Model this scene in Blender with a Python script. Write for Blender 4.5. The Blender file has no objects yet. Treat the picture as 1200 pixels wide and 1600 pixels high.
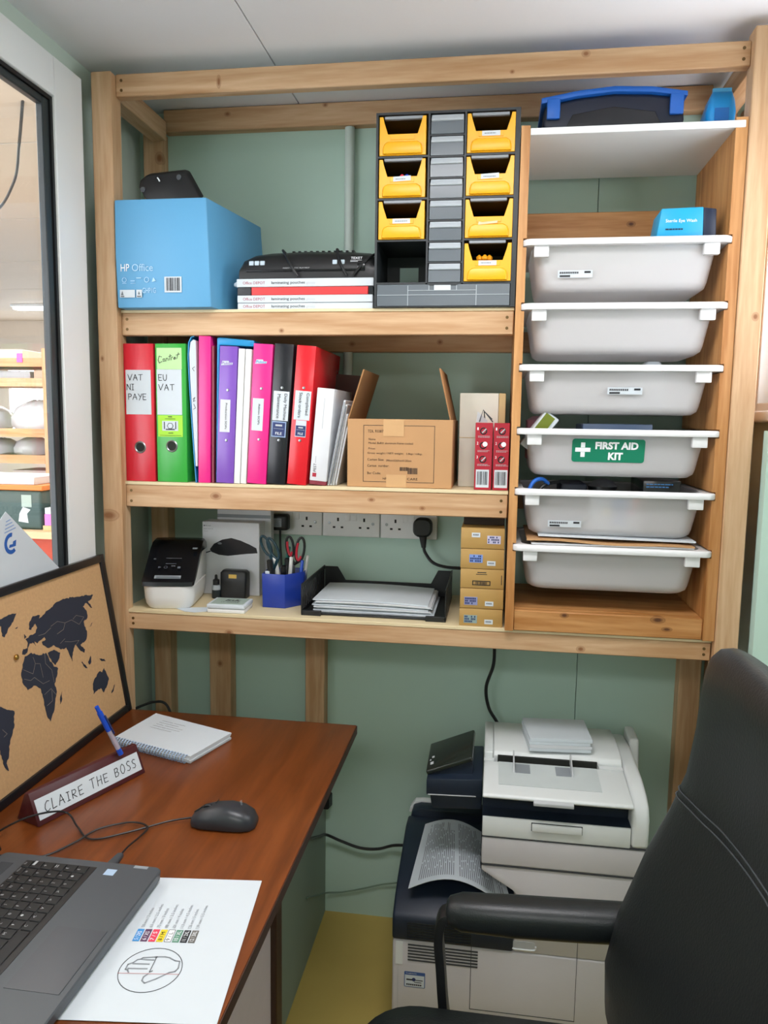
import bpy, bmesh, math, random
from mathutils import Vector, Matrix
random.seed(7)
PI = math.pi
S = bpy.context.scene
COL = S.collection

# ------------------------------------------------------------------ camera
cam_d = bpy.data.cameras.new('camera'); cam = bpy.data.objects.new('camera', cam_d); COL.objects.link(cam)
cam_d.sensor_fit = 'VERTICAL'; cam_d.sensor_height = 36.0; cam_d.lens = 36.0 * 1191.4 / 1600.0
cam_d.clip_start = 0.02; cam_d.clip_end = 60
def cam_matrix(yaw, pitch, roll, pos):
    cy, sy, cp, sp = math.cos(yaw), math.sin(yaw), math.cos(pitch), math.sin(pitch)
    f = Vector((-sy*cp, cy*cp, -sp)); r = Vector((cy, sy, 0)); d = f.cross(r)
    r2 = r*math.cos(roll) + d*math.sin(roll); d2 = d*math.cos(roll) - r*math.sin(roll)
    m = Matrix.Identity(4)
    for i in range(3):
        m[i][0] = r2[i]; m[i][1] = -d2[i]; m[i][2] = -f[i]; m[i][3] = pos[i]
    return m
cam.matrix_world = cam_matrix(0.14361924, 0.11812044, -0.01442198, (0, 0, 1.42))
S.camera = cam

# ------------------------------------------------------------------ light and exposure
S.view_settings.view_transform = 'Standard'; S.view_settings.look = 'None'
S.view_settings.gamma = 1.0; S.view_settings.exposure = -0.15
S.view_settings.use_curve_mapping = False
w = bpy.data.worlds.new('world'); S.world = w; w.use_nodes = True
w.node_tree.nodes['Background'].inputs[0].default_value = (0.95, 0.95, 1.0, 1)
w.node_tree.nodes['Background'].inputs[1].default_value = 7.5
def area(name, loc, size, power, color=(1, 1, 1), rot=(0, 0, 0)):
    l = bpy.data.lights.new(name, 'AREA'); l.shape = 'RECTANGLE'; l.size, l.size_y = size; l.energy = power; l.color = color
    o = bpy.data.objects.new(name, l); o.location = loc; o.rotation_euler = rot; COL.objects.link(o); return o
area('ceiling_lamp_light', (-0.10, 0.95, 2.17), (0.6, 0.3), 11.5, (1.0, 0.975, 1.0))
area('ceiling_lamp_light', (0.0, -0.9, 2.17), (0.9, 0.4), 18, (1.0, 0.975, 1.0))
area('workshop_lamp_light', (-2.6, 3.2, 2.5), (2.5, 3.5), 120, (1.0, 0.96, 0.92))
area('workshop_lamp_light', (-3.6, 6.6, 2.5), (3.0, 2.0), 150, (1.0, 0.96, 0.92))
area('workshop_lamp_light', (-2.2, 0.3, 2.5), (1.5, 2.0), 12, (0.95, 0.98, 1.0))

# ------------------------------------------------------------------ materials
def lin(h):
    h = h.lstrip('#'); o = []
    for i in (0, 2, 4):
        c = int(h[i:i+2], 16)/255.0
        o.append(c/12.92 if c <= 0.04045 else ((c+0.055)/1.055)**2.4)
    return (o[0], o[1], o[2], 1.0)
def nt(name):
    m = bpy.data.materials.new(name); m.use_nodes = True
    return m, m.node_tree, m.node_tree.nodes['Principled BSDF']
def plain(name, col, rough=0.5, metal=0.0, var=0.05, scale=30.0, bump=0.0, bscale=200.0, spec=0.5, coat=0.0):
    m, t, b = nt(name); N = t.nodes; L = t.links
    tc = N.new('ShaderNodeTexCoord'); no = N.new('ShaderNodeTexNoise'); no.inputs['Scale'].default_value = scale; no.inputs['Detail'].default_value = 4
    L.new(tc.outputs['Object'], no.inputs['Vector'])
    mx = N.new('ShaderNodeMix'); mx.data_type = 'RGBA'
    c = lin(col); mx.inputs[6].default_value = tuple(x*(1-var) for x in c[:3]) + (1,); mx.inputs[7].default_value = tuple(min(1, x*(1+var)) for x in c[:3]) + (1,)
    L.new(no.outputs['Fac'], mx.inputs[0]); L.new(mx.outputs[2], b.inputs['Base Color'])
    b.inputs['Roughness'].default_value = rough; b.inputs['Metallic'].default_value = metal
    b.inputs['Specular IOR Level'].default_value = spec; b.inputs['Coat Weight'].default_value = coat
    if bump:
        n2 = N.new('ShaderNodeTexNoise'); n2.inputs['Scale'].default_value = bscale; n2.inputs['Detail'].default_value = 3
        L.new(tc.outputs['Object'], n2.inputs['Vector'])
        bp = N.new('ShaderNodeBump'); bp.inputs['Strength'].default_value = bump; bp.inputs['Distance'].default_value = 0.002
        L.new(n2.outputs['Fac'], bp.inputs['Height']); L.new(bp.outputs['Normal'], b.inputs['Normal'])
    return m
def wood(name, c1, c2, axis, knotc='#7a4a22', rough=0.6, across=17.0, spots=()):
    m, t, b = nt(name); N = t.nodes; L = t.links
    tc = N.new('ShaderNodeTexCoord'); mp = N.new('ShaderNodeMapping')
    sc = [across]*3; sc['xyz'.index(axis)] = 1.3; mp.inputs['Scale'].default_value = sc
    L.new(tc.outputs['Object'], mp.inputs['Vector'])
    no = N.new('ShaderNodeTexNoise'); no.inputs['Scale'].default_value = 1.6; no.inputs['Detail'].default_value = 5; no.inputs['Distortion'].default_value = 0.8
    L.new(mp.outputs['Vector'], no.inputs['Vector'])
    fine = N.new('ShaderNodeTexNoise'); fine.inputs['Scale'].default_value = 9; fine.inputs['Detail'].default_value = 3
    L.new(mp.outputs['Vector'], fine.inputs['Vector'])
    ad = N.new('ShaderNodeMath'); ad.operation = 'MULTIPLY_ADD'; ad.inputs[1].default_value = 0.35
    L.new(fine.outputs['Fac'], ad.inputs[0]); L.new(no.outputs['Fac'], ad.inputs[2])
    rp = N.new('ShaderNodeValToRGB'); rp.color_ramp.elements[0].position = 0.45; rp.color_ramp.elements[1].position = 0.85
    rp.color_ramp.elements[0].color = lin(c1); rp.color_ramp.elements[1].color = lin(c2)
    L.new(ad.outputs[0], rp.inputs['Fac'])
    col = rp.outputs['Color']
    # knots: dark oval spots with a ring, each at its own place in the timber (position, radius along and across the grain)
    for (p, ra, rc) in spots:
        sub = N.new('ShaderNodeVectorMath'); sub.operation = 'SUBTRACT'; sub.inputs[1].default_value = p; L.new(tc.outputs['Object'], sub.inputs[0])
        mu = N.new('ShaderNodeVectorMath'); mu.operation = 'MULTIPLY'; q = [1/rc]*3; q['xyz'.index(axis)] = 1/ra; q[1] = 1/0.03 if axis != 'y' else q[1]; mu.inputs[1].default_value = q; L.new(sub.outputs[0], mu.inputs[0])
        le = N.new('ShaderNodeVectorMath'); le.operation = 'LENGTH'; L.new(mu.outputs[0], le.inputs[0])
        r2 = N.new('ShaderNodeValToRGB'); e = r2.color_ramp.elements; e[0].position = 0.30; e[0].color = (.95, .95, .95, 1); e[1].position = 0.98; e[1].color = (0, 0, 0, 1)
        for ps, v in ((.55, .55), (.72, .28), (.84, .5)): x = e.new(ps); x.color = (v, v, v, 1)
        L.new(le.outputs['Value'], r2.inputs['Fac'])
        mx = N.new('ShaderNodeMix'); mx.data_type = 'RGBA'; mx.inputs[7].default_value = lin(knotc)
        L.new(r2.outputs['Color'], mx.inputs[0]); L.new(col, mx.inputs[6]); col = mx.outputs[2]
    L.new(col, b.inputs['Base Color']); b.inputs['Roughness'].default_value = rough
    return m
def clear(name, tint, alpha, rough=0.15, diff=None):
    # see-through plastic: part transparent, part diffuse and glossy
    m, t, b = nt(name); N = t.nodes; L = t.links
    tr = N.new('ShaderNodeBsdfTransparent'); tr.inputs['Color'].default_value = lin(tint)
    b.inputs['Base Color'].default_value = lin(diff or tint); b.inputs['Roughness'].default_value = rough
    mx = N.new('ShaderNodeMixShader'); mx.inputs[0].default_value = alpha
    L.new(tr.outputs[0], mx.inputs[1]); L.new(b.outputs[0], mx.inputs[2])
    L.new(mx.outputs[0], N['Material Output'].inputs['Surface'])
    return m
def glass_pane(name):
    m, t, b = nt(name); N = t.nodes; L = t.links
    tr = N.new('ShaderNodeBsdfTransparent'); tr.inputs['Color'].default_value = (0.96, 0.97, 0.97, 1)
    gl = N.new('ShaderNodeBsdfGlossy'); gl.inputs['Roughness'].default_value = 0.02
    lw = N.new('ShaderNodeLayerWeight'); pw = N.new('ShaderNodeMath'); pw.operation = 'POWER'; pw.inputs[1].default_value = 5.0; L.new(lw.outputs['Facing'], pw.inputs[0])
    fr = N.new('ShaderNodeMath'); fr.operation = 'MULTIPLY_ADD'; fr.inputs[1].default_value = 0.9; fr.inputs[2].default_value = 0.04; L.new(pw.outputs[0], fr.inputs[0])
    mx = N.new('ShaderNodeMixShader'); L.new(fr.outputs[0], mx.inputs[0]); L.new(tr.outputs[0], mx.inputs[1]); L.new(gl.outputs[0], mx.inputs[2])
    L.new(mx.outputs[0], N['Material Output'].inputs['Surface'])
    return m
def lamp_mat(name, strength, col=(1, 1, 1, 1)):
    m, t, b = nt(name); b.inputs['Emission Color'].default_value = col; b.inputs['Emission Strength'].default_value = strength
    return m
def translucent(name, col, clear_part=0.15):
    m, t, b = nt(name); N = t.nodes; L = t.links
    b.inputs['Base Color'].default_value = lin(col); b.inputs['Roughness'].default_value = 0.35
    tl = N.new('ShaderNodeBsdfTranslucent'); tl.inputs['Color'].default_value = lin(col)
    tr = N.new('ShaderNodeBsdfTransparent')
    m1 = N.new('ShaderNodeMixShader'); m1.inputs[0].default_value = 0.3; L.new(b.outputs[0], m1.inputs[1]); L.new(tl.outputs[0], m1.inputs[2])
    m2 = N.new('ShaderNodeMixShader'); m2.inputs[0].default_value = clear_part; L.new(m1.outputs[0], m2.inputs[1]); L.new(tr.outputs[0], m2.inputs[2])
    L.new(m2.outputs[0], N['Material Output'].inputs['Surface'])
    return m

KN = {'x': [((.359, -.149, 2.178), .010, .008), ((-.43, -.149, 2.160), .006, .016), ((-.448, -.149, 1.240), .015, .010), ((-.077, -.149, 1.242), .010, .006), ((-.419, -.149, .912), .012, .008), ((.403, -.149, .919), .011, .008), ((-.288, -.149, 1.621), .007, .006), ((.04, -.149, 1.226), .008, .006), ((.21, -.149, 2.150), .006, .005), ((-.514, .14, 2.205), .010, .007), ((-.255, .14, 2.216), .008, .006), ((-.18, .14, 1.62), .010, .008), ((.05, .14, 1.625), .009, .008)],
 'z': [((-.707, -.17, 1.189), .016, .030), ((.718, -.17, 1.644), .010, .008), ((-.712, -.17, 1.556), .008, .005), ((-.695, .125, 2.097), .018, .014), ((-.701, .125, 1.037), .020, .014), ((-.545, .125, .74), .012, .010)], 'y': []}
PINE = {a: wood('pine_'+a, '#d4b28d', '#b3895f', a, '#85552f', spots=KN[a]) for a in 'xyz'}
OK_ = {'x': [((-.094, -.15, .040), .011, .007), ((.106, -.15, .040), .018, .009), ((.126, -.15, .020), .013, .006), ((.05, .13, .945), .012, .008)], 'z': [((.21, -.1, .83), .012, .012), ((.21, .06, .45), .014, .012)], 'y': []}
OPINE = {a: wood('oiled_pine_'+a, '#d09c64', '#a56c34', a, '#4f2812', 0.5, spots=OK_[a]) for a in 'xyz'}
BOARD = plain('shelf_board_plywood', '#dccba4', 0.6, scale=8)
DESKW = wood('stained_desk_veneer', '#80431b', '#602f10', 'y', '#6a3210', 0.34, 14.0)
DESKEDGE = plain('desk_edge_dark', '#3a2114', 0.5)
M_wall = plain('sage_wall_paint', '#b3cdbf', 0.75, var=0.03, scale=3)
M_wallpale = plain('pale_green_paint', '#c9d8cd', 0.7, var=0.02, scale=3)
M_ceil = plain('ceiling_board', '#f3f3f7', 0.8, var=0.02, scale=4)
M_dark = plain('dark_gap', '#20221f', 0.9)
M_floor = plain('ochre_floor_board', '#b39c52', 0.6, var=0.12, scale=5)
M_white = plain('white_gloss_paint', '#e9ecec', 0.35, var=0.02, scale=6)
M_gasket = plain('dark_grey_window_frame', '#2c3437', 0.4)
M_gasketb = plain('black_rubber_seal', '#101214', 0.5)
M_glass = glass_pane('window_glass')
M_black = plain('black_plastic', '#17181a', 0.42, bump=0.05, bscale=900)
M_blackg = plain('gloss_black_plastic', '#121317', 0.18)
M_dgrey = plain('dark_grey_plastic', '#3a4045', 0.4)
M_grey = plain('grey_plastic', '#8d9399', 0.45)
M_lgrey = plain('light_grey_plastic', '#b9bcbf', 0.4)
M_wplast = plain('white_plastic', '#e6e6e4', 0.35, var=0.02)
M_paper = plain('white_paper', '#ccd4da', 0.75, var=0.02)
M_paper2 = plain('grey_white_paper', '#d3d6da', 0.75, var=0.03)
M_ink = plain('black_ink', '#1b1c22', 0.6)
M_greyink = plain('grey_ink', '#6d7278', 0.7)
M_steel = plain('steel', '#a9adb1', 0.3, metal=1.0)
M_screw = plain('screw_head', '#6b5432', 0.4, metal=0.7)
M_bluebox = plain('light_blue_carton', '#5b9fca', 0.5, var=0.03, scale=7)
M_whiteink = plain('white_print', '#f2f6fa', 0.6)
M_paleink = plain('pale_blue_print', '#aed4ee', 0.6)
M_red = plain('red_gloss_card', '#cf1f33', 0.25)
M_red2 = plain('scarlet_gloss_card', '#d8202c', 0.22)
M_redbox = plain('crimson_carton', '#a81c30', 0.4)
M_redpouch = plain('red_pouch_box', '#dd3a3c', 0.4)
M_green = plain('green_gloss_card', '#35a53c', 0.28)
M_lime = plain('lime_label', '#9fd824', 0.5)
M_palegreen = plain('pale_green_label', '#b6dc9c', 0.5)
M_blue = plain('blue_folder_card', '#1b8fc9', 0.35)
M_pink = plain('pink_gloss_card', '#e52585', 0.3)
M_maroon = plain('maroon_card', '#7d2433', 0.4)
M_purple = plain('purple_gloss_card', '#7d52b4', 0.25)
M_navy = plain('navy_label', '#152a62', 0.4)
M_navyp = plain('navy_printer_plastic', '#1a2535', 0.42, bump=0.04, bscale=800)
M_blackc = plain('black_gloss_card', '#1a1c22', 0.25)
M_silverc = plain('silver_white_card', '#d8dade', 0.4)
M_card = plain('brown_cardboard', '#b98d60', 0.75, var=0.05, scale=14, bump=0.08, bscale=120)
M_cardin = plain('cardboard_inside', '#a5774b', 0.8, var=0.06)
M_tape = plain('parcel_tape', '#caa173', 0.25)
M_gold = plain('gold_brown_carton', '#b38f52', 0.45, var=0.05)
M_cream = plain('cream_carton', '#d8d5c8', 0.6)
M_tan = plain('tan_edge_card', '#c6ab7a', 0.6)
M_yellow = plain('yellow_bin_plastic', '#f0ac06', 0.35, var=0.03)
M_clear = clear('clear_grey_drawer_plastic', '#a9b2b8', 0.62, 0.2, '#7d868d')
M_clearlip = clear('clear_drawer_lip_plastic', '#dfe6ea', 0.75, 0.2, '#c2cad0')
M_orgblack = plain('charcoal_cabinet_plastic', '#24292d', 0.45)
M_brownclear = clear('smoky_brown_folder_plastic', '#b08a80', 0.5, 0.3, '#6d4c44')
M_tray = translucent('translucent_white_plastic', '#ecebec', 0.40)
M_trayrim = plain('white_tray_rim', '#e3e4e5', 0.35, var=0.01)
M_fagreen = plain('first_aid_green', '#0f7d5e', 0.4)
M_cyan = plain('cyan_carton', '#159fd2', 0.4)
M_navyc = plain('dark_navy_carton', '#14203a', 0.4)
M_caseblue = plain('blue_case_plastic', '#1f63c0', 0.4)
M_casedark = plain('dark_navy_case_plastic', '#141c30', 0.5)
M_skyplast = plain('sky_blue_packet', '#1f93dd', 0.3)
M_potblue = plain('royal_blue_pot', '#1e3a9c', 0.35)
M_teal = plain('dark_teal_plastic', '#123a48', 0.35)
M_tealpen = plain('teal_pen_plastic', '#138c80', 0.35)
M_redplast = plain('red_plastic', '#d62f45', 0.35)
M_leather = plain('black_leatherette', '#14181a', 0.42, var=0.1, bump=0.25, bscale=260)
M_leather2 = plain('black_arm_pad', '#1a1f21', 0.38, bump=0.15, bscale=400)
M_stitch = plain('grey_stitching', '#3b4144', 0.7)
M_cork = plain('cork', '#c69e70', 0.85, var=0.16, scale=160, bump=0.2, bscale=300)
M_map = plain('navy_map_print', '#262b3a', 0.7)
M_mapline = plain('map_border_print', '#8d8378', 0.8)
M_frame = plain('black_picture_frame', '#15161a', 0.35)
M_mahog = plain('dark_mahogany', '#4a1d22', 0.35, var=0.15, scale=20)
M_laptop = plain('graphite_laptop_shell', '#474c51', 0.38, var=0.02)
M_key = plain('black_key_plastic', '#17191b', 0.5)
M_mouse = plain('charcoal_mouse_plastic', '#2b2e33', 0.35)
M_penblue = plain('blue_pen_plastic', '#1f4fc4', 0.25)
M_penclear = clear('clear_pen_barrel', '#dfe0ee', 0.45, 0.1)
M_printer = plain('off_white_printer_plastic', '#cbc8cb', 0.45, var=0.02)
M_printerw = plain('white_printer_lid', '#dfe3e3', 0.4, var=0.02)
M_glassdark = plain('dark_screen_glass', '#262c28', 0.15)
M_coil = plain('pale_blue_wire', '#9db5d2', 0.35, metal=0.3)
M_brass = plain('brass', '#c6a05a', 0.25, metal=1.0)
M_gap = plain('shadow_line', '#3d3f42', 0.8)

# ------------------------------------------------------------------ mesh helpers
INV = {}
def bx(bm, x0, x1, y0, y1, z0, z1):
    v = [bm.verts.new(p) for p in ((x0,y0,z0),(x1,y0,z0),(x1,y1,z0),(x0,y1,z0),(x0,y0,z1),(x1,y0,z1),(x1,y1,z1),(x0,y1,z1))]
    for f in ((3,2,1,0),(4,5,6,7),(0,1,5,4),(1,2,6,5),(2,3,7,6),(3,0,4,7)): bm.faces.new([v[i] for i in f])
def loft(bm, loops, cap0=True, cap1=True, closed=True):
    rows = [[bm.verts.new(p) for p in lp] for lp in loops]; n = len(rows[0])
    for a, b in zip(rows, rows[1:]):
        for i in range(n if closed else n-1):
            j = (i+1) % n
            bm.faces.new((a[i], a[j], b[j], b[i]))
    if cap0: bm.faces.new(rows[0][::-1])
    if cap1: bm.faces.new(rows[-1])
    return rows
AX = {'x': lambda a, p: (a, p[0], p[1]), 'y': lambda a, p: (p[0], a, p[1]), 'z': lambda a, p: (p[0], p[1], a)}
def prism(bm, poly, axis, a, b):
    f = AX[axis]; loft(bm, [[f(a, p) for p in poly], [f(b, p) for p in poly]])
def rrect(cx, cy, w, h, r, n=5):
    o = []
    for (sx, sy, a0) in ((1,1,0),(-1,1,PI/2),(-1,-1,PI),(1,-1,3*PI/2)):
        for k in range(n+1):
            a = a0 + PI/2*k/n; o.append((cx+sx*(w/2-r)+r*math.cos(a), cy+sy*(h/2-r)+r*math.sin(a)))
    return o
def ellipse(cx, cy, rx, ry, n=24): return [(cx+rx*math.cos(2*PI*k/n), cy+ry*math.sin(2*PI*k/n)) for k in range(n)]
def tube(bm, pts, r, n=8, cap=True):
    pts = [Vector(p) for p in pts]; loops = []; prev = None
    rs = r if isinstance(r, (list, tuple)) else [r]*len(pts)
    for i, p in enumerate(pts):
        t = (pts[min(i+1, len(pts)-1)] - pts[max(i-1, 0)]).normalized()
        if prev is None:
            u = t.cross(Vector((0, 0, 1)));  u = u if u.length > 1e-3 else t.cross(Vector((1, 0, 0)))
        else: u = prev - t*prev.dot(t)
        u.normalize(); v = t.cross(u); prev = u
        loops.append([p + u*rs[i]*math.cos(2*PI*k/n) + v*rs[i]*math.sin(2*PI*k/n) for k in range(n)])
    loft(bm, loops, cap, cap)
def spline(pts, n=8):
    P = [Vector(p) for p in pts]; o = []
    for i in range(len(P)-1):
        p0, p1, p2, p3 = P[max(i-1, 0)], P[i], P[i+1], P[min(i+2, len(P)-1)]
        for k in range(n):
            t = k/n; o.append(0.5*((2*p1)+(p2-p0)*t+(2*p0-5*p1+4*p2-p3)*t*t+(3*p1-p0-3*p2+p3)*t**3))
    o.append(P[-1]); return o
def lathe(bm, prof, c, axis='z', n=20):
    loops = []
    for r, h in prof:
        lp = []
        for k in range(n):
            a = 2*PI*k/n; ca, sa = r*math.cos(a), r*math.sin(a)
            lp.append({'z': (c[0]+ca, c[1]+sa, c[2]+h), 'y': (c[0]+ca, c[1]+h, c[2]+sa), 'x': (c[0]+h, c[1]+ca, c[2]+sa)}[axis])
        loops.append(lp)
    loft(bm, loops)
def tub(bm, x0, x1, y0, y1, z0, z1, t):
    o = [(x0,y0),(x1,y0),(x1,y1),(x0,y1)]; i = [(x0+t,y0+t),(x1-t,y0+t),(x1-t,y1-t),(x0+t,y1-t)]
    P = lambda q, z: [(a, b, z) for a, b in q]
    loft(bm, [P(o, z0), P(o, z1), P(i, z1), P(i, z0+t)])
def B(): return bmesh.new()
def obj(name, bm, mat, parent=None, bevel=0.0, seg=2, smooth=True, ang=40, limit=30):
    bmesh.ops.recalc_face_normals(bm, faces=bm.faces)
    if bevel:
        es = [e for e in bm.edges if len(e.link_faces) == 2 and e.calc_face_angle(0) > math.radians(limit)]
        bmesh.ops.bevel(bm, geom=es, offset=bevel, segments=seg, profile=0.5, affect='EDGES', clamp_overlap=True)
    if parent is not None: bm.transform(INV[parent.name])
    me = bpy.data.meshes.new(name); bm.to_mesh(me); bm.free()
    for m in (mat if isinstance(mat, (list, tuple)) else [mat]): me.materials.append(m)
    if smooth:
        for p in me.polygons: p.use_smooth = True
        me.set_sharp_from_angle(angle=math.radians(ang))
    o = bpy.data.objects.new(name, me); COL.objects.link(o)
    if parent is not None: o.parent = parent; INV[o.name] = INV[parent.name]
    else: INV[o.name] = Matrix.Identity(4)
    return o
def box(name, x0, x1, y0, y1, z0, z1, mat, parent=None, bevel=0.0, seg=2):
    bm = B(); bx(bm, x0, x1, y0, y1, z0, z1); return obj(name, bm, mat, parent, bevel, seg)
def tag(o, label, cat, group=None):
    o['label'] = label; o['category'] = cat
    if group: o['group'] = group
    return o
def thing(name, label, cat, loc=(0, 0, 0), group=None, local=False, rot=(0, 0, 0)):
    # parts are given in room coordinates, or in the thing's own frame when local
    o = bpy.data.objects.new(name, None); o.empty_display_size = 0.05; COL.objects.link(o); o.location = loc; o.rotation_euler = rot
    INV[o.name] = Matrix.Identity(4) if local else Matrix.Translation(-Vector(loc))
    return tag(o, label, cat, group)
def struct(o): o['kind'] = 'structure'; return o
def dup(root, loc, label, rot=None):
    def rec(o, par):
        c = o.copy(); COL.objects.link(c); c.parent = par
        INV[c.name] = INV[o.name]
        for ch in list(o.children): rec(ch, c)
        return c
    r = rec(root, None); r.location = loc
    if rot is not None: r.rotation_euler = rot
    r['label'] = label; return r
X3, Y3, Z3 = Vector((1, 0, 0)), Vector((0, 1, 0)), Vector((0, 0, 1))
def text(name, s, o, mat, parent, h=None, w=None, r=X3, u=Z3, shear=0.0, lift=0.0004, bold=0.0):
    cu = bpy.data.curves.new('t', 'FONT'); cu.body = s; cu.size = 1.0; cu.shear = shear; cu.offset = bold; cu.resolution_u = 3
    tmp = bpy.data.objects.new('t', cu); COL.objects.link(tmp)
    bpy.context.view_layer.update()
    me = bpy.data.meshes.new_from_object(tmp.evaluated_get(bpy.context.evaluated_depsgraph_get()))
    bpy.data.objects.remove(tmp); bpy.data.curves.remove(cu)
    xs = [v.co.x for v in me.vertices]; ys = [v.co.y for v in me.vertices]
    x0, x1, y0, y1 = min(xs), max(xs), min(ys), max(ys)
    sy = (h/(y1-y0)) if h else None; sx = (w/(x1-x0)) if w else None
    sx = sx or sy; sy = sy or sx
    r = Vector(r).normalized(); u = Vector(u).normalized(); n = r.cross(u); o = Vector(o) + n*lift
    for v in me.vertices: v.co = o + r*((v.co.x-x0)*sx) + u*((v.co.y-y0)*sy)
    bm = B(); bm.from_mesh(me); bpy.data.meshes.remove(me)
    bm.transform(INV[parent.name]); me2 = bpy.data.meshes.new(name); bm.to_mesh(me2); bm.free(); me2.materials.append(mat)
    ob = bpy.data.objects.new(name, me2); COL.objects.link(ob); ob.parent = parent; INV[ob.name] = INV[parent.name]
    return ob
def flat(name, polys, o, mat, parent, r=X3, u=Z3, lift=0.0004, thick=0.0003):
    # thin printed or stuck-on shapes lying in a plane
    r = Vector(r).normalized(); u = Vector(u).normalized(); n = r.cross(u); o = Vector(o); bm = B()
    for p in polys:
        a = [o + r*x + u*y + n*lift for x, y in p]; b = [q - n*thick for q in a]
        loft(bm, [b, a])
    return obj(name, bm, mat, parent, smooth=False)
def rect(x0, x1, y0, y1): return [(x0, y0), (x1, y0), (x1, y1), (x0, y1)]
def ring(cx, cy, R, r, n=28):
    o = []
    for k in range(n):
        a, b = 2*PI*k/n, 2*PI*(k+1)/n
        o.append([(cx+r*math.cos(a), cy+r*math.sin(a)), (cx+R*math.cos(a), cy+R*math.sin(a)), (cx+R*math.cos(b), cy+R*math.sin(b)), (cx+r*math.cos(b), cy+r*math.sin(b))])
    return o
def strokes(name, lines, o, mat, parent, wd, r=X3, u=Z3, lift=0.0005):
    ps = []
    for l in lines:
        for (ax, ay), (bx_, by) in zip(l, l[1:]):
            dx, dy = bx_-ax, by-ay; d = math.hypot(dx, dy) or 1; nx, ny = -dy/d*wd/2, dx/d*wd/2; ex, ey = dx/d*wd*0.3, dy/d*wd*0.3
            ps.append([(ax-ex-nx, ay-ey-ny), (bx_+ex-nx, by+ey-ny), (bx_+ex+nx, by+ey+ny), (ax-ex+nx, ay-ey+ny)])
    return flat(name, ps, o, mat, parent, r, u, lift, 0.0002)
GL = {'V': (.8, [[(0,1),(.35,0),(.8,1.05)]]), 'A': (.8, [[(0,0),(.38,1),(.75,0)],[(.12,.38),(.68,.4)]]), 'T': (.75, [[(0,.95),(.75,1)],[(.38,1),(.36,0)]]),
 'N': (.7, [[(0,0),(.05,1),(.62,0),(.68,1)]]), 'I': (.4, [[(.2,0),(.2,1)],[(0,1),(.4,1)],[(0,0),(.4,0)]]), 'P': (.65, [[(.05,0),(.05,1),(.5,.95),(.6,.72),(.45,.5),(.05,.45)]]),
 'Y': (.7, [[(0,1),(.35,.5)],[(.7,1),(.2,-.1)]]), 'E': (.6, [[(.6,1),(0,1),(.05,0),(.6,0)],[(.02,.5),(.5,.5)]]), 'U': (.65, [[(0,1),(.03,.3),(.2,0),(.45,.02),(.6,.3),(.62,1)]]),
 'C': (.65, [[(.65,.9),(.4,1),(.12,.8),(0,.4),(.15,.05),(.4,0),(.65,.15)]]), 'L': (.55, [[(.05,1),(0,0),(.55,.05)]]), 'R': (.65, [[(.05,0),(.05,1),(.5,.95),(.58,.7),(.4,.5),(.08,.48),(.62,0)]]),
 'H': (.65, [[(0,0),(.05,1)],[(.6,0),(.62,1)],[(.03,.5),(.6,.55)]]), 'B': (.65, [[(.05,0),(.05,1),(.45,.98),(.55,.78),(.4,.55),(.08,.5)],[(.4,.55),(.62,.3),(.45,.03),(.05,0)]]),
 'O': (.7, [[(.35,1),(.1,.85),(0,.45),(.15,.05),(.4,0),(.65,.3),(.65,.7),(.4,1),(.3,.98)]]), 'S': (.55, [[(.55,.92),(.3,1),(.05,.8),(.15,.58),(.45,.42),(.52,.18),(.3,0),(0,.08)]]), ' ': (.45, [])}
def hand(s, size, gap=0.22, slant=0.0, rise=0.0):
    x = 0; o = []
    for ch in s:
        wd, ls = GL[ch]
        for l in ls: o.append([((x+px+slant*py)*size, (py+rise*(x+px))*size) for px, py in l])
        x += wd+gap
    return o, (x-gap)*size
def barcode(name, x0, x1, z0, z1, y, parent, mat=None, seed=1, n=18):
    rnd = random.Random(seed); ps = []; x = x0
    while x < x1-0.0004:
        wd = rnd.choice((0.5, 0.8, 1.3))*(x1-x0)/n/1.6
        ps.append(rect(x, min(x+wd, x1), z0, z1)); x += wd + rnd.choice((0.5, 0.8, 1.2))*(x1-x0)/n/1.6
    return flat(name, ps, (0, y, 0), mat or M_ink, parent, lift=0.0008)
def sticker(name, x0, x1, z0, z1, y, mat, parent): return flat(name, [rect(x0, x1, z0, z1)], (0, y, 0), mat, parent, lift=0.0005, thick=0.0005)
def printlines(name, x0, x1, z0, z1, y, n, mat, parent, seed=1, t=0.35, words=True):
    rnd = random.Random(seed); ps = []; dz = (z1-z0)/n
    for i in range(n):
        z = z1-dz*(i+0.5); x = x0; end = x1-(x1-x0)*rnd.uniform(0, .25)
        while x < end:
            e = min(end, x+(x1-x0)*rnd.uniform(.08, .2)); ps.append(rect(x, e, z-dz*t/2, z+dz*t/2)); x = e+(x1-x0)*.025
    return flat(name, ps, (0, y, 0), mat, parent, lift=0.0007)

# ------------------------------------------------------------------ room shell
XL, XR, YB, YF, ZC = -0.97, 0.62, 2.03, -1.9, 2.225
struct(box('floor', XL-0.05, XR+0.05, YF, YB+0.05, -0.05, 0, M_floor))
bm = B(); bx(bm, XL-0.05, -0.5275, YF, YB+0.05, ZC, ZC+0.02); bx(bm, -0.5240, XR+0.05, YF, YB+0.05, ZC, ZC+0.02); bx(bm, XL-0.05, XR+0.05, YF, YB+0.05, ZC+0.02, ZC+0.04)
struct(obj('ceiling', bm, M_ceil))
bm = B(); bx(bm, XL-0.05, 0.2325, YB, YB+0.012, 0, ZC); bx(bm, 0.2345, XR+0.05, YB, YB+0.012, 0, ZC); bx(bm, XL-0.05, XR+0.05, YB+0.014, YB+0.05, 0, ZC)
struct(obj('wall_back', bm, M_wall))
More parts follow.
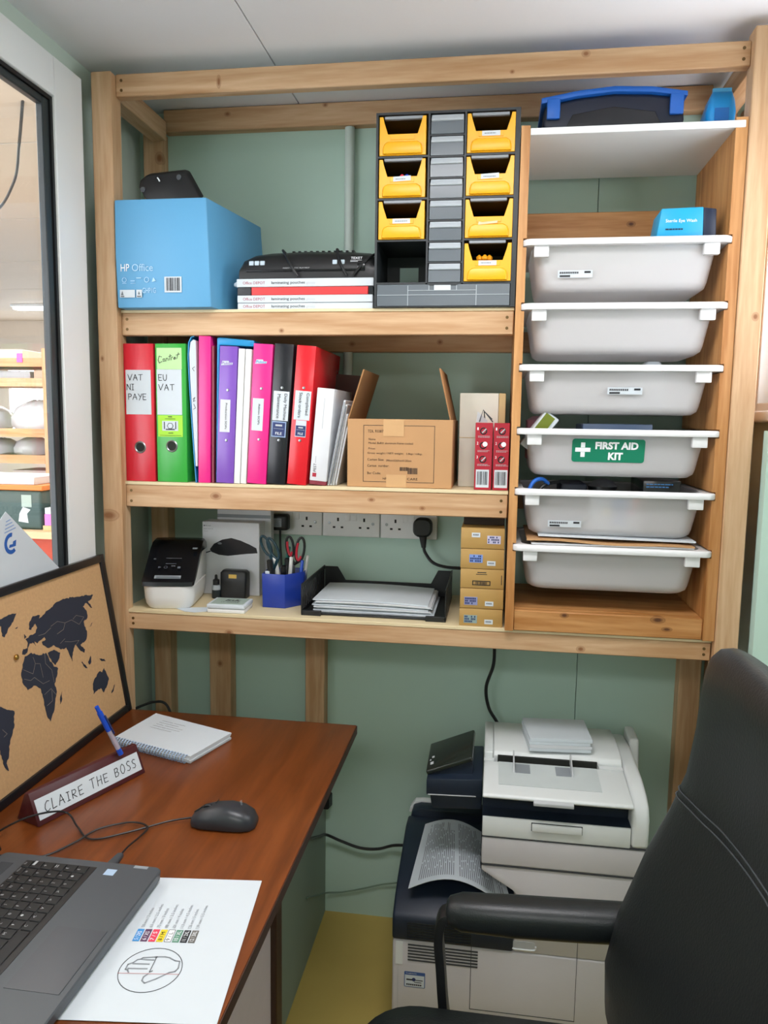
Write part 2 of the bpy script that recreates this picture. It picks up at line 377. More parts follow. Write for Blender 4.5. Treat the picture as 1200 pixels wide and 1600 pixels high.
# left wall around the internal window
bm = B(); y0, y1, z0, z1 = 0.35, 1.67, 0.86, 2.155
bx(bm, XL-0.06, XL, YF, y0, 0, ZC); bx(bm, XL-0.06, XL, y1, YB, 0, ZC); bx(bm, XL-0.06, XL, y0, y1, 0, z0); bx(bm, XL-0.06, XL, y0, y1, z1, ZC)
struct(obj('wall_left', bm, M_wallpale))
# window: white surround, dark frame, seal, pane
bm = B()
def frame_ring(bm, x0, x1, a, b):
    (ya, yb, za, zb), (yc, yd, zc, zd) = a, b
    bx(bm, x0, x1, ya, yc, za, zb); bx(bm, x0, x1, yd, yb, za, zb); bx(bm, x0, x1, yc, yd, za, zc); bx(bm, x0, x1, yc, yd, zd, zb)
frame_ring(bm, XL-0.002, -0.935, (0.30, 1.677, 0.80, 2.166), (0.42, 1.567, 0.92, 2.084))
win = struct(obj('window_1', bm, M_white, None, 0.002, 1))
bm = B(); frame_ring(bm, -0.962, -0.941, (0.42, 1.567, 0.92, 2.084), (0.426, 1.559, 0.928, 2.076)); obj('rubber_seal', bm, M_gasketb, win)
bm = B(); frame_ring(bm, -0.961, -0.945, (0.426, 1.559, 0.928, 2.076), (0.456, 1.536, 0.955, 2.060)); obj('sash_frame', bm, M_gasket, win, 0.002, 1)
box('glass_pane', -0.957, -0.951, 0.455, 1.5365, 0.954, 2.0605, M_glass, win)
# right wall with a bright window
bm = B(); wy0, wy1, wz0, wz1 = 1.12, 1.93, 1.475, 2.1
bx(bm, XR, XR+0.08, YF, wy0-.03, 0, ZC); bx(bm, XR, XR+0.08, wy1+.03, YB, 0, ZC); bx(bm, XR, XR+0.08, wy0-.03, wy1+.03, 0, wz0-.015); bx(bm, XR, XR+0.08, wy0-.03, wy1+.03, wz1+.03, ZC)
struct(obj('wall_right', bm, M_wallpale))
bm = B(); frame_ring(bm, XR-0.012, XR+0.07, (wy0-0.05, wy1+0.055, wz0-0.02, wz1+0.05), (wy0, wy1-0.0, wz0, wz1))
w2 = struct(obj('window_2', bm, M_white, None, 0.002, 1))
box('window_sill', XR-0.05, XR+0.07, wy0-0.07, wy1+0.06, wz0-0.045, wz0-0.02, M_white, w2, 0.006, 3)
bm = B(); frame_ring(bm, XR+0.03, XR+0.055, (wy0, wy1, wz0, wz1), (wy0+.05, wy1-.05, wz0+.05, wz1-.05)); bx(bm, XR+0.03, XR+0.055, 1.545, 1.585, wz0, wz1); obj('sash_frame', bm, M_white, w2)
box('glass_pane', XR+0.04, XR+0.044, wy0+0.04, wy1-0.04, wz0+0.04, wz1-0.04, M_glass, w2)
# boxed-in ledge low on the back wall, behind the desk
struct(box('trim_1', XL, -0.45, 1.47, YB, 0, 0.55, plain('shaded_green_boxing', '#86978a', .7, var=.03, scale=3)))  # green darkened in the colour itself to stand for shade under the desk
struct(box('trim_2', 0.554, XR-.001, 1.672, 1.700, 0, 1.412, plain('mint_panel', '#c3dfd2', .6, var=.02, scale=3)))
struct(box('wall_front', XL-0.05, XR+0.08, YF-0.05, YF, 0, ZC, M_wallpale))
# plastic conduit running down the back wall
bm = B(); tube(bm, [(-0.394, YB-0.013, 1.28), (-0.394, YB-0.013, 2.165)], 0.0125, 14)
tag(obj('wall_conduit', bm, plain('pale_conduit', '#c3d0c8', 0.4)), 'pale vertical plastic conduit pipe on the green back wall above the shelves', 'pipe')
# ceiling lamps behind the camera
for k, (xx, yy, hx, hy) in enumerate(((-0.10, 0.95, 0.32, 0.17), (0.0, -0.9, 0.46, 0.21))):
    t = thing('ceiling_light', ('rectangular white ceiling panel light just above the desk', 'rectangular white ceiling panel light further back in the room')[k], 'light', (xx, yy, ZC), 'ceiling panel lights')
    box('housing', xx-hx-.02, xx+hx+.02, yy-hy-.02, yy+hy+.02, 2.195, ZC, M_white, t, .004, 2)
    box('diffuser', xx-hx, xx+hx, yy-hy, yy+hy, 2.185, 2.195, lamp_mat('lamp_diffuser_%d' % k, 3.0), t)

# ------------------------------------------------------------------ fixed timber shelving
sh = thing('timber_shelving', 'built-in pale pine shelving frame with three open shelves beneath the ceiling', 'shelving', (-0.2, 1.86, 0))
def timber(name, x0, x1, y0, y1, z0, z1, axis, parent=None, mats=PINE, bev=0.002): return box(name, x0, x1, y0, y1, z0, z1, mats[axis], parent or sh, bev, 1)
timber('post', -0.921, -0.873, 1.690, 1.735, 0, 2.186, 'z')
timber('post', 0.482, 0.530, 1.690, 1.735, 0, 2.205, 'z')
timber('post', -0.940, -0.890, 1.985, 2.03, 0.55, 2.165, 'z')
timber('post', 0.485, 0.538, 1.985, 2.03, 0, 2.165, 'z')
timber('post', 0.556, 0.606, 1.985, 2.03, 0, 2.165, 'z')
for x0, x1, zt, zb, nm in ((-0.873, 0.482, 2.187, 2.138, 'rail'), (-0.873, 0.030, 1.662, 1.611, 'rail'), (-0.873, 0.030, 1.262, 1.209, 'rail'), (-0.876, 0.480, 0.949, 0.908, 'rail')):
    r = timber(nm, x0, x1, 1.711, 1.735, zb, zt, 'x')
    bm = B()
    for xx in (x0+0.014, x1-0.014):
        for zz in (zb+0.014, zt-0.014): lathe(bm, [(0.0034, -0.0012), (0.0034, 0.001)], (xx, 1.7115, zz), 'y', 10)
    obj('screw', bm, M_screw, r)
for zb, zt in ((2.166, 2.222), (1.60, 1.65), (1.20, 1.25), (0.90, 0.945)): timber('back_rail', -0.889, 0.484, 2.0, 2.03, zb, zt, 'x')
timber('side_rail', -0.916, -0.874, 1.736, 1.984, 2.138, 2.187, 'y'); timber('side_rail', 0.486, 0.528, 1.736, 1.984, 2.138, 2.187, 'y')
timber('upright', -0.776, -0.714, 1.985, 2.029, 0.55, 0.90, 'z'); timber('upright', -0.500, -0.446, 1.985, 2.029, 0.55, 0.90, 'z')
for z0, z1, x1 in ((0.949, 0.957, 0.481), (1.262, 1.270, 0.031), (1.662, 1.669, 0.031)):
    box('shelf_board', -0.889, x1, 1.7095, 2.028, z0, z1, BOARD, sh, 0.001, 1)

# ------------------------------------------------------------------ storage frame with six trays
fr = thing('tray_storage_frame', 'honey coloured pine tray frame with six white trays on the right end of the shelving', 'storage unit', (0.257, 1.85, 0.957))
TZ = (1.806, 1.674, 1.546, 1.410, 1.278, 1.154)
def side(xout, xin, ztop):
    d = 0.007 if xin > xout else -0.007
    pts = [(xout, 0.957), (xin, 0.957)]
    for z in sorted(TZ): pts += [(xin, z-0.0155), (xin-d, z-0.0155), (xin-d, z+0.003), (xin, z+0.003)]
    pts += [(xin, ztop), (xout, ztop)]
    bm = B(); prism(bm, pts, 'y', 1.695, 1.998); return obj('side_panel', bm, OPINE['z'], fr, smooth=False)
side(0.033, 0.0515, 2.036); side(0.481, 0.4575, 2.036)
box('top_shelf', 0.0518, 0.476, 1.693, 1.995, 2.016, 2.030, M_white, fr, 0.001, 1)
timber('back_rail', 0.0518, 0.4572, 1.976, 1.995, 1.868, 1.932, 'x', fr, OPINE)
timber('bottom_rail', 0.0518, 0.4572, 1.700, 1.722, 0.957, 1.004, 'x', fr, OPINE)
timber('bottom_board', 0.0518, 0.4572, 1.723, 1.995, 0.990, 1.004, 'x', fr, OPINE)
TL = ('white plastic tray just under the eye wash box, topmost tray', 'plain white plastic tray without any sticker, second from the top', 'white plastic tray with small barcode sticker right of its middle, third from the top',
      'white plastic tray with green first aid kit sign on its front', 'white plastic tray with colours showing through its front, fifth from the top', 'white plastic tray piled with envelopes, lowest of the six')
def tray_mesh():
    bm = B(); L = lambda x0, x1, y0, y1, z, r: [(a, b, z) for a, b in rrect((x0+x1)/2, (y0+y1)/2, x1-x0, y1-y0, r, 6)]
    loft(bm, [L(.020, .402, .018, .282, -.003, .03), L(.023, .399, .022, .278, -.02, .03), L(.033, .389, .033, .267, -.085, .036), L(.0365, .3855, .036, .264, -.096, .036), L(.046, .376, .045, .255, -.103, .034)][::1], False, True)
    loft(bm, [L(.022, .400, .020, .280, -.003, .03), L(.036, .386, .036, .264, -.085, .034), L(.0395, .3825, .039, .261, -.094, .034), L(.048, .374, .047, .253, -.100, .032)], False, True)
    return bm
def rim_mesh():
    bm = B(); L = lambda x0, x1, y0, y1, z, r: [(a, b, z) for a, b in rrect((x0+x1)/2, (y0+y1)/2, x1-x0, y1-y0, r, 6)]
    loft(bm, [L(.020, .402, .018, .282, -.013, .03), L(.001, .421, .001, .299, -.013, .018), L(0, .422, 0, .30, -.010, .018), L(0, .422, 0, .30, -.002, .018), L(.002, .420, .002, .298, 0, .018), L(.020, .402, .018, .282, 0, .03), L(.020, .402, .018, .282, -.013, .03)], False, False)
    return bm
trays = []
for k, z in enumerate(TZ):
    if k == 0:
        t = thing('storage_tray', TL[0], 'tray', (0.0437, 1.684, z), 'white trays in the pine frame', local=True)
        obj('tray_body', tray_mesh(), M_tray, t, ang=50); rm = obj('tray_rim', rim_mesh(), M_trayrim, t, ang=50)
        for a in (0.024, 0.367):
            bm = B(); bx(bm, a, a+0.031, 0.008, 0.022, -0.036, -0.0125); obj('lug', bm, M_trayrim, t, 0.002, 2)
        trays.append(t)
    else: trays.append(dup(trays[0], (0.0437, 1.684, z), TL[k]))
for k, x, zz in ((0, .076, -.067), (2, .190, -.052), (4, .076, -.075)):
    # small product sticker on the tapered front
    z = TZ[k]; n = Vector((0, -1, -0.17)).normalized(); u = Vector((0, 0.175, -1)).normalized()*-1
    p = Vector((0.0437+x, 1.684+0.022+(-0.02-zz-0.010)*0.1765-0.0013, z+zz-0.009)); I = INV[trays[k].name]; INV[trays[k].name] = Matrix.Translation(-Vector((0.0437, 1.684, z)))
    s = flat('label_sticker', [rect(0, .072, 0, .015)], p, M_paper, trays[k], X3, u, 0.0012)
    flat('sticker_print', [rect(.004, .026, .0015, .005)] + [rect(.004+i*.004, .0065+i*.004, .008, .012) for i in range(10)] + [rect(.055, .068, .009, .013)], p, M_ink, s, X3, u, 0.0018)
    INV[trays[k].name] = I
# first aid sign
z = TZ[3]; u = Vector((0, -0.175, 1)).normalized(); p = Vector((0.165, 1.684+0.0275, z-0.081+0.010)); INV[trays[3].name] = Matrix.Translation(-Vector((0.0437, 1.684, z)))
p.y = 1.684+0.0345-0.0035
s = flat('first_aid_sign', [rrect(.0765, .0255, .153, .051, .006)], p, M_fagreen, trays[3], X3, u, 0.0015, 0.001)
flat('white_cross', [rect(.007, .039, .0225, .0315), rect(.0185, .0275, .011, .022), rect(.0185, .0275, .032, .043)], p, M_whiteink, s, X3, u, 0.002)
text('sign_lettering', 'FIRST AID', p+X3*.049+u*.0285, M_whiteink, s, .0165, .090, X3, u, 0, .0022, .045); text('sign_lettering', 'KIT', p+X3*.077+u*.0055, M_whiteink, s, .0165, .031, X3, u, 0, .0022, .045)
# what the trays hold
t = thing('eye_wash_box', 'bright blue eye wash carton with dark end standing on the top tray', 'box', (0.37, 1.76, 1.807))
bm = B(); prism(bm, [(0.318, 1.8065), (0.412, 1.8065), (0.410, 1.870), (0.327, 1.868)], 'y', 1.715, 1.80); obj('carton', bm, M_cyan, t, 0.002, 2)
bm = B(); prism(bm, [(0.4125, 1.8065), (0.438, 1.8065), (0.436, 1.866), (0.4105, 1.8695)], 'y', 1.716, 1.80); obj('dark_end', bm, M_navyc, t, 0.002, 2)
text('carton_lettering', 'Sterile Eye Wash', (0.336, 1.7148, 1.838), M_whiteink, t, None, 0.062); bx_ = printlines('carton_print', 0.336, 0.372, 1.822, 1.830, 1.7148, 1, M_navyc, t)
def holds(name, label, cat, bm, mat, bev=0.0): return tag(obj(name, bm, mat, None, bev), label, cat)
bm = B(); loft(bm, [[(a, b, TZ[2]-0.09) for a, b in rrect(.33, 1.80, .09, .10, .02)], [(a, b, TZ[2]-0.01) for a, b in rrect(.33, 1.78, .07, .08, .02)], [(a, b, TZ[2]+0.012) for a, b in rrect(.335, 1.77, .03, .03, .01)]])
holds('plastic_bag', 'crumpled clear plastic bag poking out of the third tray', 'bag', bm, M_clearlip)
t = thing('dressing_packet', 'olive and white packet leaning up out of the first aid tray', 'packet', (0.1, 1.75, TZ[3]), local=True, rot=(0.15, 0.62, 0.1))
bm = B(); bx(bm, -.018, .018, -.015, .02, -.055, .038); obj('packet', bm, M_paper, t, 0.002); bm = B(); bx(bm, -.014, .009, -.0165, -.0152, -.03, .035); obj('olive_label', bm, plain('olive_print', '#6d7a22', 0.5), t)
bm = B(); loft(bm, [[(a, b, TZ[3]-.07) for a, b in rrect(.105, 1.84, .07, .10, .02)], [(a, b, TZ[3]+.018) for a, b in rrect(.10, 1.86, .06, .09, .025)], [(a, b, TZ[3]+.028) for a, b in rrect(.10, 1.86, .03, .05, .012)]])
holds('bandage_bag', 'dusky pink bag lying behind the olive packet in the first aid tray', 'bag', bm, plain('dusky_pink_bag', '#a9788a', 0.3))
holds('plaster_box', 'flat grey blue box lying on top in the first aid tray', 'box', (lambda b: (bx(b, .19, .34, 1.75, 1.90, TZ[3]-.06, TZ[3]+.012), b)[1])(B()), plain('grey_blue_card', '#3c4f6b', 0.4), 0.003)
t = thing('instrument_box', 'glossy black box with small blue lettering in the fifth tray', 'box', (0.37, 1.83, TZ[4]))
box('carton', .325, .405, 1.745, 1.90, TZ[4]-.085, TZ[4]+.021, M_blackg, t, .002); printlines('blue_lettering', .332, .392, TZ[4]+.004, TZ[4]+.016, 1.745, 2, plain('blue_print', '#3d7fc0', 0.4), t, 4)
t = thing('test_card_book', 'white book with coloured blocks showing dimly through the fifth tray', 'book', (0.28, 1.74, TZ[4]-0.09))
box('cover', .212, .318, 1.735, 1.755, TZ[4]-.090, TZ[4]-.012, M_paper, t, .001, 1)
for cx, cz, ww, hh, c in ((.275, -.05, .034, .055, '#3f74b8'), (.249, -.05, .014, .018, '#e8cf3a'), (.302, -.05, .018, .014, '#d94560'), (.31, -.03, .012, .03, '#e27a52')):
    flat('colour_block', [rect(cx-ww/2, cx+ww/2, TZ[4]+cz-hh/2, TZ[4]+cz+hh/2)], (0, 1.735, 0), plain('print_'+c[1:], c, 0.5), t, lift=.0012)
bm = B(); lathe(bm, [(.004, -.035), (.028, -.02), (.034, .0), (.022, .012), (.006, .018)], (.25, 1.83, TZ[4]), 'z', 18)
holds('foil_pouch', 'shiny silver rounded pouch in the middle of the fifth tray', 'pouch', bm, M_steel)
t = thing('small_pliers', 'small pliers with a bright blue handle sticking up in the fifth tray', 'pliers', (0.1, 1.75, TZ[4]))
bm = B(); tube(bm, spline([(.072, 1.72, TZ[4]-.02), (.085, 1.725, TZ[4]+.012), (.105, 1.74, TZ[4]+.019), (.12, 1.75, TZ[4]+.008)]), .0045); obj('blue_handle', bm, M_caseblue, t)
bm = B(); tube(bm, spline([(.085, 1.74, TZ[4]-.03), (.11, 1.745, TZ[4]+.004), (.145, 1.77, TZ[4]+.012)]), .004); obj('dark_handle', bm, M_black, t)
bm = B(); bx(bm, .15, .21, 1.78, 1.90, TZ[4]-.09, TZ[4]+.008); holds('black_pouch', 'flat black zipped pouch beside the pliers in the fifth tray', 'pouch', bm, M_casedark, .008)
EN = ((('white paper sheets', M_paper2, .085, .43, 1.70, 1.94, .000, 0.0), ('brown manila envelope', M_card, .075, .43, 1.695, 1.93, .005, -.006), ('white envelope', M_paper, .10, .435, 1.71, 1.94, .010, -.004)))
for i, (nm, m, x0, x1, y0, y1, dz, tilt) in enumerate(EN):
    bm = B(); n = 10; top = []; bot = []
    for q in range(n+1):
        x = x0+(x1-x0)*q/n; zz = TZ[5]+.0012+dz*1.7+tilt*q/n+.002*math.sin(q*.9)*(i == 1); top.append((x, zz+.0035)); bot.append((x, zz))
    prism(bm, bot+top[::-1], 'y', y0, y1)
    holds('envelope' if i else 'paper_sheets', ('white paper sheets lying lowest on the bottom tray', 'brown manila envelope lying across the bottom tray', 'white envelope lying topmost on the bottom tray')[i], 'envelope' if i else 'paper', bm, m)
bm = B(); loft(bm, [[(a, b, TZ[5]+.001) for a, b in rrect(.085, 1.79, .05, .10, .012)], [(a, b, TZ[5]+.0148) for a, b in rrect(.083, 1.79, .044, .09, .01)]])
# top of the tray frame
t = thing('tool_case', 'dark navy case with bright blue rim and two blue latches on top of the frame', 'case', (0.225, 1.84, 2.030))
prof = [(0.083, 2.0305), (0.366, 2.0305), (0.370, 2.060), (0.366, 2.102), (0.30, 2.112), (0.225, 2.116), (0.15, 2.110), (0.082, 2.098), (0.078, 2.060)]
bm = B(); prism(bm, prof, 'y', 1.755, 1.95); obj('case_body', bm, M_casedark, t, 0.008, 3)
top = [(0.074, 2.098), (0.15, 2.1105), (0.225, 2.1165), (0.30, 2.1125), (0.373, 2.102), (0.373, 2.112), (0.30, 2.124), (0.225, 2.128), (0.15, 2.122), (0.074, 2.110)]
bm = B(); prism(bm, top, 'y', 1.748, 1.95); obj('blue_rim', bm, M_caseblue, t, 0.002, 2)
for x in (0.086, 0.338):
    bm = B(); bx(bm, x, x+.028, 1.7455, 1.755, 2.066, 2.108); obj('latch', bm, M_caseblue, t, 0.003, 2)
bm = B(); prism(bm, [(0.12, 2.034), (0.33, 2.034), (0.31, 2.075), (0.225, 2.088), (0.14, 2.075)], 'y', 1.751, 1.7555); obj('front_arch', bm, M_blackc, t, 0.002, 2)
t = thing('wipes_packet', 'shiny sky blue packet standing at the right end of the white top', 'packet', (0.44, 1.78, 2.0305))
bm = B(); loft(bm, [[(a, b, 2.0307) for a, b in rrect(.441, 1.785, .056, .07, .012)], [(a, b, 2.07) for a, b in rrect(.443, 1.785, .060, .072, .014)], [(a, b, 2.098) for a, b in rrect(.446, 1.785, .052, .05, .012)], [(a, b, 2.118) for a, b in rrect(.449, 1.785, .040, .014, .004)]]); obj('pouch', bm, M_skyplast, t, 0.0)
box('sealed_top', .430, .468, 1.782, 1.788, 2.116, 2.127, plain('pale_blue_seal', '#59b2e6', 0.3), t)
box('front_label', .428, .456, 1.7475, 1.7492, 2.040, 2.075, plain('mid_blue_label', '#1566b5', 0.3), t)

# ------------------------------------------------------------------ parts cabinet with yellow bins
oc = thing('parts_cabinet', 'charcoal cabinet of yellow bins and clear drawers at right end of the top shelf', 'cabinet', (-0.12, 1.78, 1.6695))
bm = B(); CX0, CX1, CZ0, CZ1, CY0, CY1 = -0.275, 0.031, 1.6695, 2.076, 1.702, 1.87
bx(bm, CX0, CX0+.005, CY0, CY1, CZ0, CZ1); bx(bm, CX1-.010, CX1, CY0, CY1, CZ0, CZ1); bx(bm, CX0+.005, CX1-.010, CY0, CY1, CZ1-.005, CZ1); bx(bm, CX0+.005, CX1-.010, CY0, CY1, CZ0, CZ0+.002)
COLX = (-0.270, -0.1605, -0.0830, 0.021)
ROWZ = (1.7205, 1.811, 1.898, 1.985, 2.071)
for x in COLX[1:3]: bx(bm, x-.002, x+.002, CY0, CY1, ROWZ[0], CZ1-.005)
for z in ROWZ[:4]: bx(bm, COLX[0], COLX[1]-.002, CY0, CY1, z-.002, z+.002); bx(bm, COLX[2]+.002, COLX[3], CY0, CY1, z-.002, z+.002)
for k in range(8): z = ROWZ[0]+(ROWZ[4]-ROWZ[0])*k/8; bx(bm, COLX[1]+.002, COLX[2]-.002, CY0+.002, CY1, z-.0015, z+.0015)
bx(bm, CX0+.005, COLX[0]+.03, CY1-.004, CY1, ROWZ[0], CZ1-.005); bx(bm, COLX[0]+.075, CX1-.010, CY1-.004, CY1, ROWZ[0], CZ1-.005); bx(bm, COLX[0]+.03, COLX[0]+.075, CY1-.004, CY1, ROWZ[0], ROWZ[0]+.02); bx(bm, COLX[0]+.03, COLX[0]+.075, CY1-.004, CY1, ROWZ[0]+.065, CZ1-.005)
obj('carcass', bm, M_orgblack, oc, smooth=False)
for c in (0, 2):
    for z in ROWZ[1:]:
        if c == 0 and z == ROWZ[1]: continue
        box('hanging_lip', COLX[c]+.013, COLX[c+1]-.013, 1.703, 1.712, z-.0085, z-.0022, M_grey, oc, 0.001, 1)
def bin_parts(t):
    W, H = 0.1, 0.079
    bm = B(); prism(bm, [(0, 0), (W, 0), (W, H), (W*.925, H), (W*.90, H*.86), (W*.82, H*.55), (W*.18, H*.55), (W*.10, H*.86), (W*.075, H), (0, H)], 'y', 0, .0025)
    bx(bm, 0, .002, .0025, .14, 0, H*.8); bx(bm, W-.002, W, .0025, .14, 0, H*.8); bx(bm, .002, W-.002, .0025, .14, 0, .002); bx(bm, .002, W-.002, .138, .14, .002, H*.8)
    obj('bin_body', bm, M_yellow, t, 0.0006, 1)
    lp = lambda s, d: [(a, d, b) for a, b in [(W*.5-s*.043, .002), (W*.5+s*.043, .002), (W*.5+s*.043, .014), (W*.5+s*.040, .022), (W*.5+s*.032, .0275*s), (W*.5-s*.032, .0275*s), (W*.5-s*.040, .022), (W*.5-s*.043, .014)]]
    bm = B(); loft(bm, [lp(1, 0), lp(.99, -.003), lp(.93, -.006)], False, True); obj('finger_grip', bm, M_yellow, t, 0.0008, 2)
    bm = B(); bx(bm, W*.24, W*.76, -.0012, 0, H*.40, H*.54); obj('label_slot', bm, M_yellow, t, .0004, 1)
BINS = [(0, 3, 0, 'yellow bin with an empty label slot, top left of the cabinet'), (0, 2, 1, 'yellow bin holding red and blue beads in the left column of the cabinet'), (0, 1, 1, 'yellow bin above the empty black compartment of the cabinet'),
        (2, 3, 1, 'yellow bin in the top right corner of the cabinet'), (2, 2, 1, 'yellow bin with tilted white label, second in the right column'), (2, 1, 2, 'yellow bin with slipped torn label, third in the right column'), (2, 0, 1, 'yellow bin full of yellow scraps, lowest in the right column')]
proto = None
for c, r, lab, lb in BINS:
    loc = (COLX[c]+(0.003 if c == 0 else 0.0035), 1.6995, ROWZ[r]+.0025)
    if proto is None:
        proto = t = thing('yellow_bin', lb, 'bin', loc, 'yellow bins in the parts cabinet', local=True); bin_parts(t)
    else: t = dup(proto, loc, lb)
    I = INV[t.name]
    if lab == 1: flat('paper_label', [[(.031, .0325), (.069, .0325+.002*(r == 2)), (.069, .0425+.002*(r == 2)), (.031, .0425)]], (0, -.0012, 0), M_paper, t, lift=.0006); printlines('label_print', .036, .064, .035, .040, -.0012, 1, M_greyink, t, r+c, .3)
    if lab == 2: flat('torn_label', [[(.028, .025), (.068, .028), (.069, .033), (.036, .030), (.029, .032)]], (0, -.006, 0), plain('peach_paper', '#e8c7a0', .7), t, lift=.0006)
for x, c, lb in ((-0.219, M_redplast, 'tiny red bead lying in the second left yellow bin'), (-0.208, M_navy, 'tiny blue bead lying beside the red one in the bin')):
    bm = B(); lathe(bm, [(.0025, 0), (.0045, .001), (.0045, .03), (.003, .031)], (x, 1.712, ROWZ[2]+.050), 'y', 12)
    tag(obj('coloured_bead', bm, plain('cap_blue', '#2340b0', .3) if c is M_navy else c), lb, 'bead', 'beads in the yellow bin')
bm = B(); bm2 = B()
bx(bm, -.066, -.006, 1.715, 1.80, ROWZ[0]+.006, ROWZ[0]+.049)
tag(obj('cap_carton', (lambda b: (bx(b, -.255, -.19, 1.715, 1.79, ROWZ[2]+.0055, ROWZ[2]+.0455), b)[1])(B()), M_orgblack), 'black block under the beads in the second left yellow bin', 'box')
tag(obj('rubber_scraps', bm, plain('mustard_scraps', '#c98a14', .5, var=.4, scale=90), None, .004), 'heap of mustard scraps filling the lowest right yellow bin', 'scraps')
for q, (x, y) in enumerate(((-.048, 1.722), (-.036, 1.719), (-.026, 1.724), (-.041, 1.735))):
    bm = B(); lathe(bm, [(.001, 0), (.006, .003), (.007, .008), (.002, .013)], (x, y, ROWZ[0]+.0485), 'z', 7)
    tag(obj('yellow_plug', bm, plain('plug_yellow', '#f2a81d', .4) if q == 0 else bpy.data.materials['plug_yellow']), 'small yellow plug on the heap in the lowest right bin', 'plug', 'yellow plugs in the lowest right bin')
def drawer_parts(t, W, H, D):
    bm = B(); bx(bm, 0, W, 0, .002, 0, H*.62); bx(bm, 0, .0015, .002, D, 0, H*.8); bx(bm, W-.0015, W, .002, D, 0, H*.8); bx(bm, .0015, W-.0015, .002, D, 0, .0015); bx(bm, .0015, W-.0015, D-.0015, D, .0015, H*.8)
    obj('drawer_body', bm, M_clear, t, 0, 1)
    bm = B(); prism(bm, [(0, H*.62), (-.004, H*.64), (-.0045, H*.70), (.003, H*.93), (.003, H*.97), (.005, H*.97), (.005, H*.62)], 'x', .001, W-.001); obj('pull_lip', bm, M_clearlip, t, 0.0004, 1)
DL = ('topmost', 'second', 'third', 'fourth', 'fifth', 'sixth', 'seventh', 'lowest'); proto = None
for k in range(8):
    z = ROWZ[4]-(ROWZ[4]-ROWZ[0])*(k+1)/8+.002; loc = (COLX[1]+.004, 1.702, z); lb = 'small clear grey drawer, %s in the middle column of the cabinet' % DL[k] + ('' if k in (0, 7) else ' from the top')
    if k == 7: lb = 'small clear grey drawer holding white slips, lowest in the middle column'
    if proto is None: proto = t = thing('clear_drawer', lb, 'drawer', loc, 'clear drawers in the parts cabinet', local=True); drawer_parts(t, .0695, .0405, .15)
    else: t = dup(proto, loc, lb)
box('paper_slip', -.150, -.115, 1.706, 1.75, ROWZ[0]+.0045, ROWZ[0]+.018, M_paper); tag(bpy.data.objects['paper_slip'], 'white paper slip inside the lowest small clear drawer', 'paper')
t = thing('wide_clear_drawer', 'wide clear grey drawer along the bottom of the parts cabinet', 'drawer', (-.269, 1.7005, 1.6722))
bm = B(); tub(bm, -.2685, .0195, 1.7005, 1.86, 1.6722, 1.7175, .002); obj('drawer_body', bm, M_clear, t, 0)
bm = B(); [bx(bm, a, b, 1.699, 1.7005, c, d) for a, b, c, d in ((-.268, .019, 1.6945, 1.6958), (-.201, -.1995, 1.6725, 1.715), (-.0525, -.051, 1.6725, 1.715), (-.20, -.052, 1.704, 1.7052), (-.155, -.1535, 1.704, 1.716), (-.095, -.0935, 1.704, 1.716))]; obj('moulded_ribs', bm, M_clearlip, t)
box('hanging_tab', -.155, -.093, 1.6985, 1.7005, 1.7155, 1.7195, M_orgblack, t); sticker('paper_label', -.143, -.107, 1.705, 1.7155, 1.699, M_paper, t)
bm = B(); loft(bm, [[(a, b, 1.675) for a, b in rrect(-.222, 1.735, .055, .05, .012)], [(a, b, 1.686) for a, b in rrect(-.215, 1.735, .062, .05, .014)], [(a, b, 1.700) for a, b in rrect(-.200, 1.735, .04, .035, .01)]])
tag(obj('mint_bag', bm, plain('mint_plastic', '#a9dccb', .4)), 'mint green plastic bag inside the wide clear drawer', 'bag')

# ------------------------------------------------------------------ top shelf, left
t = thing('blue_printer_carton', 'large light blue cardboard box at the left end of the top shelf', 'box', (-.77, 1.83, 1.6695))
bm = B(); fb = [(-.866, 1.682), (-.642, 1.680), (-.603, 1.948), (-.845, 1.955)]; ft = [(-.868, 1.682), (-.651, 1.681), (-.609, 1.948), (-.845, 1.955)]
loft(bm, [[(a, b, 1.6695) for a, b in fb], [(a, b, 1.79) for a, b in [(-.868, 1.680), (-.646, 1.679), (-.601, 1.948), (-.846, 1.955)]], [(a, b, 1.9075) for a, b in ft]]); obj('carton', bm, M_bluebox, t, .003, 2)
PY = 1.6792
text('white_lettering', 'HP', (-.855, PY, 1.750), M_whiteink, t, .0160, .0205); text('white_lettering', 'Office', (-.828, PY, 1.750), M_paleink, t, .0160, .050)
flat('pale_icons', ring(-.847, 1.731, .0055, .0045, 16)+[rect(-.832, -.822, 1.728, 1.7295), rect(-.818, -.806, 1.734, 1.736)]+ring(-.793, 1.731, .006, .0048, 16)+[[(-.781, 1.726), (-.771, 1.728), (-.777, 1.736)]]+[rect(-.852, -.842, 1.723, 1.724), rect(-.832, -.820, 1.723, 1.724)], (0, PY, 0), M_paleink, t, lift=.001)
text('pale_lettering', 'GHP1G', (-.804, PY, 1.7015), M_paleink, t, .0118, .032)
s = sticker('white_label', -.7508, -.7103, 1.7025, 1.737, PY-.0004, M_paper, t); barcode('barcode', -.747, -.714, 1.706, 1.7345, PY-.0004, s, None, 3)
